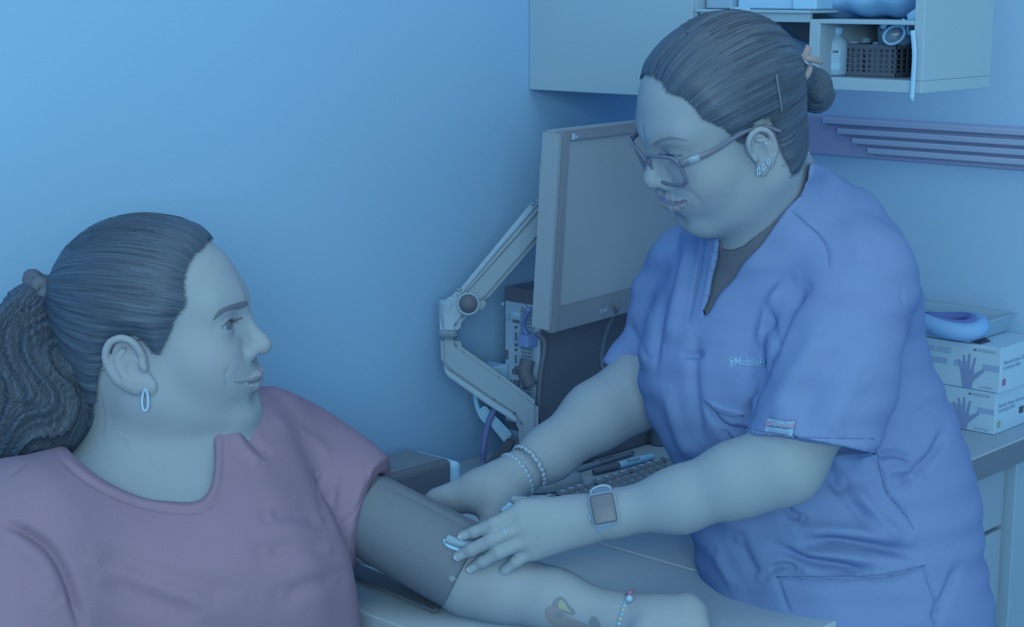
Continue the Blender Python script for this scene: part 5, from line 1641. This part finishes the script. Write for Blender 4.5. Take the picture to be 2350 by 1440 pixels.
# ------------------------------------------------------------------ glove boxes on the worktop
M_gbox = mat('glove_carton', (140, 198, 236), 0.6, 0.10, 0.015, 20.0)
M_gprint = mat('glove_print', (116, 168, 220), 0.7, 0.05)
M_gtext = mat('glove_text', (104, 146, 188), 0.7, 0.05)
M_ghand = mat('glove_hand_print', (106, 148, 204), 0.7, 0.05)
M_ghand2 = mat('glove_hand_shade', (84, 112, 156), 0.7, 0.05)
M_red = mat('red_print', (128, 110, 165), 0.7, 0.05); M_green = mat('green_print', (120, 160, 165), 0.7, 0.05)
gy = 2.372
def glove_box(cpx, cpy, base, top_h, label, tagcol, dy):
    c = PZ(cpx, cpy, base); y0 = c[1] + dy; x1 = c[0]
    e = empty('glove_box', (x1 - .11, y0 + .06, base), label, 'carton', 'boxes of exam gloves')
    box('carton', (x1 - .235, y0, base + .0005), (x1, y0 + .125, base + top_h), M_gbox, e, .0012)
    W = .235
    ex, ez = np.array([1., 0, 0]), np.array([0, 0, 1.])
    def fp(u, v): return np.array([x1 - u, y0 - .0003, base + v])
    text_plane('print', 'McKESSON', fp(.046, top_h * .86), ex, ez, .036, .0046, M_gtext, e, .01, .0002)
    text_plane('print', 'POWDER-FREE', fp(.160, top_h * .72), ex, ez, .076, .0088, M_gprint, e, .02, .0002)
    for u0, u1 in ((.155, .130), (.120, .090), (.078, .055), (.030, .002)):
        box('stripe', fp(u0, top_h * .47) - np.array([0, .0001, 0]), fp(u1, top_h * .60), M_gprint, e)
    # printed hand
    quads = [((.062, .02), (.046, .02), (.043, .42), (.067, .42))] + [((bx - w, .40), (bx + w, .40), (tx + w * .7, tv), (tx - w * .7, tv)) for bx, tx, tv, w in ((.0645, .0705, .63, .0026), (.0590, .0618, .74, .0027), (.0530, .0525, .78, .0027), (.0468, .0425, .72, .0026))]
    quads.append(((.047, .14), (.044, .34), (.0270, .50), (.0262, .44)))
    bm = bmesh.new()
    for i, q in enumerate(quads):
        bm.faces.new([bm.verts.new(Vector(fp(u, top_h * v) - np.array([0, .0004 + .00003 * i, 0]))) for u, v in q])
    from_bm('printed_hand', bm, M_ghand, e)
    text_plane('print', '14-6976C', fp(.034, top_h * .06), ex, ez, .024, .0040, M_gtext, e)
    ey = np.array([0, 1., 0])
    def sp(u, v): return np.array([x1 + .0003, y0 + u, base + v])
    text_plane('print', 'Nitrile Exam Gloves', sp(.010, top_h * .62), ey, ez, .085, .0062, M_gtext, e)
    text_plane('print', 'POWDER-FREE', sp(.010, top_h * .50), ey, ez, .055, .0052, M_gtext, e)
    box('size_mark', sp(.008, top_h * .16), sp(.018, top_h * .30) + np.array([.0005, 0, 0]), tagcol, e)
    box('code_mark', sp(.080, top_h * .30), sp(.094, top_h * .46) + np.array([.0005, 0, 0]), M_black2, e)
    return x1, y0, base + top_h
h1 = .0665
x1, y0, zg = glove_box(2281, 1000, ZT, h1, 'white glove carton standing directly on the worktop', M_green, 0.0)
x2, y2, zg2 = glove_box(2293, 905, zg + .0005, .071, 'white glove carton on top of the other one, under the tray', M_red, 0.0)
# open slot of the upper box
prism('dispenser_slot', [PZ(2233, 786, zg2 + .0008), PZ(2262, 776, zg2 + .0008), PZ(2274, 784, zg2 + .0008), PZ(2250, 790, zg2 + .0008)], (0, 0, .0006), M_black2, bpy.data.objects['glove_box.001'])
# tray with a blue item
M_tray = mat('tray_cream', (122, 178, 214), 0.5, 0.12)
tx1 = PZ(2228, 765, zg2 + .02)[0]
ty0 = y2 - .006
trz = zg2 + .001
tray = empty('plastic_tray', (tx1 - .12, ty0 + .07, trz), 'shallow pale plastic tray on top of the glove cartons', 'tray')
bm = bmesh.new()
o_ = [(tx1 - .20, ty0), (tx1, ty0), (tx1, ty0 + .14), (tx1 - .20, ty0 + .14)]
cxy = np.array([tx1 - .10, ty0 + .07])
def ring(sc, z): return [bm.verts.new(Vector((cxy[0] + (x - cxy[0]) * sc, cxy[1] + (y - cxy[1]) * sc, z))) for x, y in o_]
r0, r1, r2, r3, r4 = ring(.90, trz), ring(.985, trz + .026), ring(1.03, trz + .027), ring(1.03, trz + .030), ring(.95, trz + .030)
r5 = ring(.87, trz + .004)
for A_, B_ in ((r0, r1), (r1, r2), (r2, r3), (r3, r4), (r4, r5)):
    for i in range(4): bm.faces.new((A_[i], A_[(i + 1) % 4], B_[(i + 1) % 4], B_[i]))
bm.faces.new(r0); bm.faces.new(r5)
bmesh.ops.bevel(bm, geom=[e for e in bm.edges], offset=.0012, segments=2, affect='EDGES')
from_bm('tray_shell', bm, M_tray, tray)
M_bb = mat('blue_rubber', (104, 170, 236), 0.5, 0.15); M_bb2 = mat('blue_rubber_inner', (84, 118, 192), 0.6, 0.10)
ctr = PZ(2180, 745, trz + .022)
band = []
for a in np.linspace(0, 2 * math.pi, 24, endpoint=False):
    band.append(ctr + np.array([.050 * math.cos(a), .034 * math.sin(a), .004 * math.sin(2 * a)]))
bb = empty('blue_strap', ctr - np.array([0, 0, .016]), 'bright blue rolled strap lying in the tray', 'strap')
tube('outer_loop', np.array(band), .014, M_bb, bb, 10, closed=True, flat=1.0, upv=(0, 0, 1))
V, Fc = tube_arrays(np.array([ctr + (b - ctr) * .72 + np.array([0, 0, .006]) for b in band]), .010, 8, True)
mesh('inner_loop', V, Fc, M_bb2, bb, True)
# ------------------------------------------------------------------ worn things
# glasses, in the nurse's head frame
M_frame = mat('glasses_frame', (78, 104, 138), 0.3, 0.35, 0.10, 400.0)
M_frame_s = mat('glasses_silver', (104, 148, 182), 0.3, 0.35)
M_lens = mat('lens_glass', (150, 190, 215), 0.05, 0.35, alpha=.16)
gl = empty('glasses', HN.to_world(np.array([0, .09, -.01])), 'dark rectangular spectacles low on the nose of the woman in scrubs', 'glasses')
G = dict(cx=.0335, cz=.0085, y0=.1045, hw=.0280, hh=.0190)
def gfront(x, z):
    return np.array([x, G['y0'] - 3.4 * x * x - .10 * (G['cz'] - z) * -1 * -1, z])
def lens_outline(sx_, g=0.0, n=40):
    out = []
    for a in np.linspace(0, 2 * math.pi, n, endpoint=False):
        c, s_ = math.cos(a), math.sin(a)
        u = math.copysign(abs(c) ** .42, c) * (G['hw'] + g); v = math.copysign(abs(s_) ** .48, s_) * (G['hh'] + g)
        u *= 1 - .05 * (s_ < 0) * abs(s_)
        out.append(gfront(sx_ * (G['cx'] + u), G['cz'] + v + .002 * (u / G['hw'])))
    return np.array(out)
for sx_ in (1, -1):
    ol = HN.to_world(lens_outline(sx_))
    tube('rim', ol, .0020, M_frame, gl, 8, closed=True)
    c = HN.to_world(lens_outline(sx_, -.0005)); ctr = c.mean(0)
    mesh('lens', np.vstack([c, ctr]), [(i, (i + 1) % len(c), len(c)) for i in range(len(c))], M_lens, gl, True)
    hin = gfront(sx_ * (G['cx'] + G['hw'] + .002), G['cz'] + .011)
    ear_top = np.array([sx_ * .0765, .018, .0225])
    pth = catmull(np.array([hin, hin + np.array([sx_ * .0035, -.008, .001]), np.array([sx_ * .0735, .062, .0200]), np.array([sx_ * .0750, .038, .0208]), ear_top, np.array([sx_ * .0765, -.008, .016]), np.array([sx_ * .0745, -.026, .000])]), 5)
    rr = np.interp(np.linspace(0, 1, len(pth)), [0, .2, .6, 1], [.0042, .0042, .0026, .0020])
    tp = tube('temple', HN.to_world(pth), rr, M_frame, gl, 8, flat=.45, upv=HN.B[:, 0])
    q0 = pth[5]; q1 = pth[8]
    tube('silver_inlay', HN.to_world(np.array([q0, (q0 + q1) / 2, q1]) + np.array([sx_ * .0004, 0, 0])), .0041, M_frame_s, tp, 8, flat=.5, upv=HN.B[:, 0])
tube('bridge', HN.to_world(catmull(np.array([gfront(-.0085, G['cz'] + .006), gfront(0, G['cz'] + .0095) + np.array([0, .001, 0]), gfront(.0085, G['cz'] + .006)]), 5)), .0024, M_frame, gl, 8)

# earrings
M_ring = mat('polished_silver', (112, 168, 210), 0.2, 0.49)
bA2 = bA; 
e0 = cast(bA, 333, 893, .0)
if e0 is None: e0 = P(333, 893, 1.69)
hoopA = catmull([e0 + 0, P(328, 905, 1.683), P(326, 925, 1.682), P(329, 940, 1.682), P(335, 943, 1.682), P(340, 930, 1.682), P(339, 908, 1.682), P(334, 892, 1.683)], 5)
setp(tube('hoop_earring', hoopA, .0015, M_ring, None, 8), 'long silver hoop earring on the seated woman', 'earring')
for i, (q, rx, ry) in enumerate((((1741, 393), 3, 9), ((1752, 384), 3, 8), ((1763, 371), 3, 7))):
    b = cast(bN, q[0], q[1] - ry, .001)
    t_ = proj(b)[2] - .002 if b is not None else 1.80
    pts = [P(q[0] + rx * math.cos(a), q[1] + ry * math.sin(a), t_) for a in np.linspace(0, 2 * math.pi, 18, endpoint=False)]
    setp(tube('hoop_earring', pts, .0008, M_ring, None, 6, closed=True), ['small silver hoop lowest on the ear of the woman in scrubs', 'middle silver hoop on the ear of the woman in scrubs', 'uppermost silver hoop on the ear of the woman in scrubs'][i], 'earring', 'hoops in one ear')
c_ = cast(bN, 1757, 329, .001)
setp(lathe('ear_stud', [(.0001, .0018), (.0016, .001), (.0018, -.001), (.0001, -.001)], M_ring, frame_from(-FW, UP), c_, None, 12), 'tiny silver stud inside the ear above the hoops', 'earring')

# scrunchie
M_scr = mat('scrunchie_fabric', (78, 103, 129), 0.8, 0.05, 0.05, 300)
sc_c = P(117, 668, 1.762); ax_ = proj_dir = (P(100, 700, 1.762) - P(140, 640, 1.762)); ax_ = ax_ / np.linalg.norm(ax_)
Fr = frame_from(ax_, FW)
ths = np.linspace(0, 2 * math.pi, 60, endpoint=False)
ringp = np.array([sc_c + Fr @ np.array([.0215 * math.cos(a) * (1 + .05 * math.sin(9 * a)), .0215 * math.sin(a) * (1 + .05 * math.sin(9 * a)), .0025 * math.sin(7 * a)]) for a in ths])
scr = tube('scrunchie', ringp, .0085 + .0022 * np.sin(ths * 13) + .0012 * np.sin(ths * 23), M_scr, None, 10, closed=True)
setp(scr, 'dark crinkled fabric scrunchie holding the ponytail', 'hair tie')

# claw clip
M_clip = mat('tortoise_clip', (112, 128, 146), 0.35, 0.28, 0.18, 120.0)
cl = empty('claw_clip', P(1845, 140, 1.90), 'brown tortoiseshell claw clip above the hair bun', 'hair clip')
def clip_arm(name, pts, r, t):
    c = catmull(np.array([P(x, y, t + dt) for x, y, dt in pts]), 6)
    rr = np.interp(np.linspace(0, 1, len(c)), [0, .3, .7, 1], [r * .4, r * .7, r * .7, r * .3])
    tube(name, c, rr, M_clip, cl, 10, flat=.6, upv=FW)
clip_arm('jaw', [(1815, 128, 0), (1828, 138, -.006), (1846, 130, -.008), (1854, 112, -.004), (1852, 104, .002)], .0060, 1.875)
clip_arm('jaw', [(1828, 146, 0), (1842, 136, -.006), (1862, 135, -.008), (1882, 142, .0), (1880, 146, .004)], .0052, 1.870)
clip_arm('tooth', [(1858, 138, 0), (1858, 158, -.006), (1848, 178, -.010), (1832, 182, -.010)], .0050, 1.872)
clip_arm('tooth', [(1820, 124, 0), (1830, 140, -.005), (1834, 150, -.003)], .0045, 1.870)
tube('hinge_pin', [P(1846, 139, 1.862), P(1856, 148, 1.866)], .0018, M_ring, cl, 8)
bh = bvh_of(hairN)
pp_ = [cast(bh, x, y, .0010) for x, y in ((1780, 172), (1783, 192), (1787, 215), (1790, 238), (1793, 257))]
pp_ = [p for p in pp_ if p is not None]
if len(pp_) > 2: setp(tube('bobby_pin', catmull(np.array(pp_), 4), .0010, M_grey, None, 6), 'thin dark bobby pin in the hair above the ear', 'hair pin')

# wrist watch
M_wcase = mat('watch_case', (104, 148, 184), 0.25, 0.42); M_wglass = mat('watch_glass', (76, 101, 126), 0.4, 0.35); M_wband = mat('watch_band', (100, 148, 190), 0.5, 0.15)
wc_ = P(1400, 1182, 1.84); wa = P(1470, 1168, 1.834) - P(1340, 1192, 1.838); wa /= np.linalg.norm(wa)
wcen = P(1389, 1184, 1.840)
skin_c = cast(bN, 1386, 1170, 0.0)
wn = -FW * .93 + UP * .22 - wa * .10; wn -= wa * (wn @ wa) * .8; wn /= np.linalg.norm(wn)
wF = frame_from(wn, np.cross(wn, np.cross(wa, wn)) * 1.0)
w_o = skin_c + wn * .0025
Mw = mat4(wF, w_o)
watch = empty('wrist_watch', w_o, 'square smart watch with dark screen on the near wrist', 'watch')
rotW = Matrix.Rotation(math.radians(0), 4, 'Z')
bm = bmesh.new(); bm_box(bm, (-.0150, -.0180, -.003), (.0150, .0180, .0055), .0045, 4, Mw); from_bm('case', bm, M_wcase, watch, True)
bm = bmesh.new(); bm_box(bm, (-.0128, -.0158, .0040), (.0128, .0158, .0066), .0024, 3, Mw); from_bm('screen', bm, M_wglass, watch, True)
bm = bmesh.new(); bm_box(bm, (-.0170, -.0090, .0000), (-.0148, -.0030, .0035), .0008, 2, Mw); from_bm('crown', bm, M_wcase, watch, True)
R_w = .0248
ba = []
e1 = wn; e2 = np.cross(wa, wn)
cw = skin_c - wn * .0222
pth = np.array([cw + (e1 * math.cos(a) + e2 * math.sin(a) * .98) * R_w for a in np.linspace(.62, 2 * math.pi - .62, 40)])
V, Fc = tube_arrays(pth, .0110, 4, False, flat=1.0, upv=wa)
# flat band: rebuild as a strip with thickness
V = []; Fc = []
for p in pth:
    o_ = (p - cw) / np.linalg.norm(p - cw)
    for s_, h_ in ((-.0110, .0), (.0110, .0), (.0110, .0018), (-.0110, .0018)):
        V.append(p + wa * s_ + o_ * h_)
for i in range(len(pth) - 1):
    for k in range(4): Fc.append((4 * i + k, 4 * i + (k + 1) % 4, 4 * i + 4 + (k + 1) % 4, 4 * i + 4 + k))
mesh('band', V, Fc, M_wband, watch)
th_ = np.linspace(0, 2 * math.pi, 24, endpoint=False)
bu = cw + (e1 * math.cos(-.85) + e2 * math.sin(-.85)) * (R_w + .003)
if (bu - cw) @ UP < 0: bu = cw + (e1 * math.cos(.85) + e2 * math.sin(.85)) * (R_w + .003)
tube('buckle', np.array([bu + wa * .011 * math.cos(a) + UP * .005 * math.sin(a) for a in th_]), .0015, M_wcase, watch, 8, closed=True)

# chain bracelets on the far wrist
def wrist_ring(ctr, axis, rad, n, squash=1.0, ph=0.0):
    axis = axis / np.linalg.norm(axis); u = -FW - axis * (-FW @ axis); u /= np.linalg.norm(u); v = np.cross(axis, u)
    return [(ctr + (u * math.cos(a) + v * math.sin(a) * squash) * rad, u * math.cos(a) + v * math.sin(a), -u * math.sin(a) + v * math.cos(a)) for a in np.linspace(0, 2 * math.pi, n, endpoint=False) + ph]
fa = P(1260, 1042, 2.02) - P(1180, 1095, 1.995); fa /= np.linalg.norm(fa)
M_chain = mat('chain_silver', (112, 158, 192), 0.25, 0.42, 0.06, 200)
for j, (q, lab) in enumerate((((1186, 1091), 'silver link bracelet nearer the hand on the far wrist'), ((1214, 1072), 'silver link bracelet nearer the elbow on the far wrist'))):
    c0 = P(q[0], q[1], 1.998)
    br_ = empty('chain_bracelet', c0 - UP * .025, lab, 'bracelet', 'link bracelets on the far wrist')
    me = None
    for i, (p, o_, tg) in enumerate(wrist_ring(c0, fa, .0272, 26, 1.0, .1 * j)):
        Fr = frame_from(o_, tg + fa * (.55 if i % 2 else -.55))
        bm = bmesh.new(); bmesh.ops.create_icosphere(bm, subdivisions=1, radius=1.0)
        M4 = mat4(Fr, p + o_ * .0006)
        for v in bm.verts: v.co = M4 @ Vector((v.co.x * .0056, v.co.y * .0036, v.co.z * .0020))
        from_bm('link', bm, M_chain, br_, True)
# bracelets of the patient
pa = P(1500, 1428, 1.805) - P(1430, 1424, 1.815); pa /= np.linalg.norm(pa)
tiltv = pa + UP * -.10 + FW * .0
cols = [mat('bead_white', (104, 162, 206), .4, 0.28), mat('bead_aqua', (96, 160, 202), .4, 0.28), mat('bead_yellow', (122, 160, 166), .4, 0.28), mat('bead_blue', (92, 126, 204), .4, 0.28)]
M_redc = mat('red_cord', (124, 106, 148), 0.7, 0.07)
c1 = P(1438, 1428, 1.812)
b1 = empty('bead_bracelet', c1 - UP * .02, 'bracelet of yellow, white and aqua beads on the outstretched wrist', 'bracelet', 'bracelets on the outstretched wrist')
for i, (p, o_, tg) in enumerate(wrist_ring(P(1434, 1426, 1.812), pa - UP * .22, .0262, 34)):
    bm = bmesh.new(); bmesh.ops.create_icosphere(bm, subdivisions=1, radius=.0034); bmesh.ops.translate(bm, verts=bm.verts, vec=Vector(p + o_ * .001)); from_bm('bead', bm, cols[(0, 2, 1, 2, 1)[i % 5]], b1, True)
wr_ = wrist_ring(P(1443, 1426, 1.811), pa - UP * .30, .0262, 48)
setp(tube('cord_bracelet', np.array([p + o_ * .0012 for p, o_, t in wr_]), .0015 + .0007 * (np.arange(48) % 6 < 3), M_redc, None, 8, closed=True), 'knotted red cord bracelet on the outstretched wrist', 'bracelet', 'bracelets on the outstretched wrist')
wr_ = wrist_ring(P(1450, 1426, 1.810), pa - UP * .26, .0262, 40)
b3_ = empty('bangle', P(1450, 1450, 1.81), 'thin white bangle with a silver bead on the outstretched wrist', 'bracelet', 'bracelets on the outstretched wrist')
tube('bangle_wire', np.array([p + o_ * .0012 for p, o_, t in wr_]), .0011, cols[0], b3_, 8, closed=True)
pk = cast(bA, 1446, 1380, .003)
if pk is not None:
    bm = bmesh.new(); bmesh.ops.create_uvsphere(bm, u_segments=14, v_segments=10, radius=.0042); bmesh.ops.translate(bm, verts=bm.verts, vec=Vector(pk)); from_bm('silver_bead', bm, M_ring, b3_, True)
    tube('red_tassel', [cast(bA, 1440, 1374, .004), P(1446, 1362, proj(pk)[2]), P(1452, 1357, proj(pk)[2] + .004)], .0020, M_redc, b3_, 8)
# finger rings
for nm, q, t_, dr, rad, lab, src in (('finger_ring', (1158, 1224), None, P(1128, 1240, 1.82) - P(1203, 1206, 1.826), .0090, 'thin silver ring with a small stone on the hand over the cuff', bN),):
    c0 = P(q[0], q[1], 1.8225)
    setp(tube(nm, np.array([p for p, o_, t in wrist_ring(c0, dr, rad, 28)]), .0009, M_ring, None, 6, closed=True), lab, 'ring')

# tattoo: plain brown and yellow patch with dark outline on the forearm
M_t1 = mat('tattoo_brown', (104, 126, 148), 0.6, 0.10); M_t2 = mat('tattoo_yellow', (112, 146, 146), 0.6, 0.10); M_t3 = mat('tattoo_dark', (90, 120, 146), 0.6, 0.10)
decal('tattoo_leaf', bA, [(1250, 1402), (1262, 1391), (1284, 1396), (1300, 1412), (1312, 1420), (1330, 1428), (1350, 1440), (1280, 1440), (1256, 1425)], M_t1, patient, 4, .0004)
decal('tattoo_leaf', bA, [(1266, 1392), (1276, 1374), (1292, 1372), (1306, 1390), (1320, 1404), (1316, 1412), (1300, 1408), (1284, 1394)], M_t3, patient, 4, .0006)
decal('tattoo_leaf', bA, [(1281, 1394), (1286, 1378), (1296, 1384), (1304, 1398), (1312, 1406), (1300, 1403)], M_t2, patient, 3, .0009)
decal('tattoo_leaf', bA, [(1272, 1408), (1284, 1402), (1294, 1412), (1284, 1420)], M_t3, patient, 3, .0007)
decal('tattoo_leaf', bA, [(1352, 1436), (1358, 1416), (1370, 1420), (1378, 1440)], M_t3, patient, 3, .0006)

# logo, sleeve label and pocket stitching on the scrub top
bS = bvh_of(scrub)
M_logo = mat('logo_thread', (98, 158, 205), 0.7, 0.07)
text_on('chest_logo', bS, 'MobileH', (1686, 838), (1757, 842), 18, M_logo, nurse, .02)
decal('logo_figure', bS, [(1671, 822), (1677, 826), (1681, 828), (1686, 823), (1695, 819), (1688, 828), (1683, 833), (1684, 844), (1680, 844), (1680, 836), (1677, 844), (1674, 843), (1677, 833)], M_logo, nurse, 3, .0008, 0)
decal('logo_figure', bS, [(1676, 821), (1679, 818), (1682, 821), (1679, 824)], M_logo, nurse, 3, .0008, 2)
M_tagb = mat('tag_border', (88, 122, 170), 0.8, 0.05); M_tagr = mat('tag_red', (132, 122, 165), 0.8, 0.05); M_tagw = mat('tag_white', (98, 160, 212), 0.8, 0.05)
tg0 = decal('sleeve_tag', bS, [(1761, 957), (1829, 964), (1824, 1005), (1755, 997)], M_tagb, nurse, 4, .0008, 0)
decal('tag_field', bS, [(1764, 961), (1825, 968), (1824, 978), (1762, 971)], M_tagw, tg0, 4, .0018, 0)
decal('tag_field', bS, [(1762, 966), (1824, 973), (1822, 985), (1760, 979)], M_tagr, tg0, 4, .0024, 0)
decal('tag_field', bS, [(1760, 979), (1822, 985), (1820, 1001), (1758, 993)], M_tagw, tg0, 4, .0020, 0)
text_on('tag_lettering', bS, 'CHEROKEE', (1763, 977), (1821, 984), 9, M_tagw, tg0, .02, .0032)
text_on('tag_lettering', bS, 'WORKWEAR', (1765, 991), (1816, 998), 7, M_gtext, tg0, .01, .0028)
def stitch(poly, r=.0005, m=None):
    pts = [cast(bS, x, y, .0003) for x, y in catmull(np.array(poly, float), 5)]
    pts = [p for p in pts if p is not None]
    if len(pts) > 2: tube('seam', np.array(pts), r, m or M_scrubseam, nurse, 4)
stitch([(1819, 485), (1860, 520), (1884, 542), (1899, 572), (1904, 615)])
stitch([(2012, 1036), (2024, 1094), (2041, 1138), (2080, 1185), (2096, 1215)])
stitch([(1718, 984), (1800, 1002), (1880, 1006), (2006, 1008)])
stitch([(1618, 540), (1606, 600), (1590, 690), (1583, 738)])
stitch([(1782, 1325), (1852, 1326), (1997, 1323), (2060, 1314), (2121, 1299)], .0008)
stitch([(1618, 919), (1640, 935), (1663, 945), (1706, 955)], .0008)

# ------------------------------------------------------------------ put every origin at its object's base
def _origins():
    base = {}
    for o in COL.objects:
        if o.type == 'MESH' and o.data.users == 1 and len(o.data.vertices):
            n = len(o.data.vertices)
            co = np.empty(n * 3, np.float32); o.data.vertices.foreach_get('co', co); co = co.reshape(-1, 3)
            lo, hi = co.min(0), co.max(0)
            w = np.array(world_loc(o))
            c = np.array([(lo[0] + hi[0]) / 2, (lo[1] + hi[1]) / 2, lo[2]])
            o.data.vertices.foreach_set('co', (co - c).astype(np.float32).ravel()); o.data.update()
            base[o.name] = w + c
        else:
            base[o.name] = np.array(world_loc(o))
    for o in COL.objects:
        o.location = base[o.name]
        if o.parent is not None:
            o.matrix_parent_inverse = Matrix.Translation(-Vector(base[o.parent.name]))
_origins()
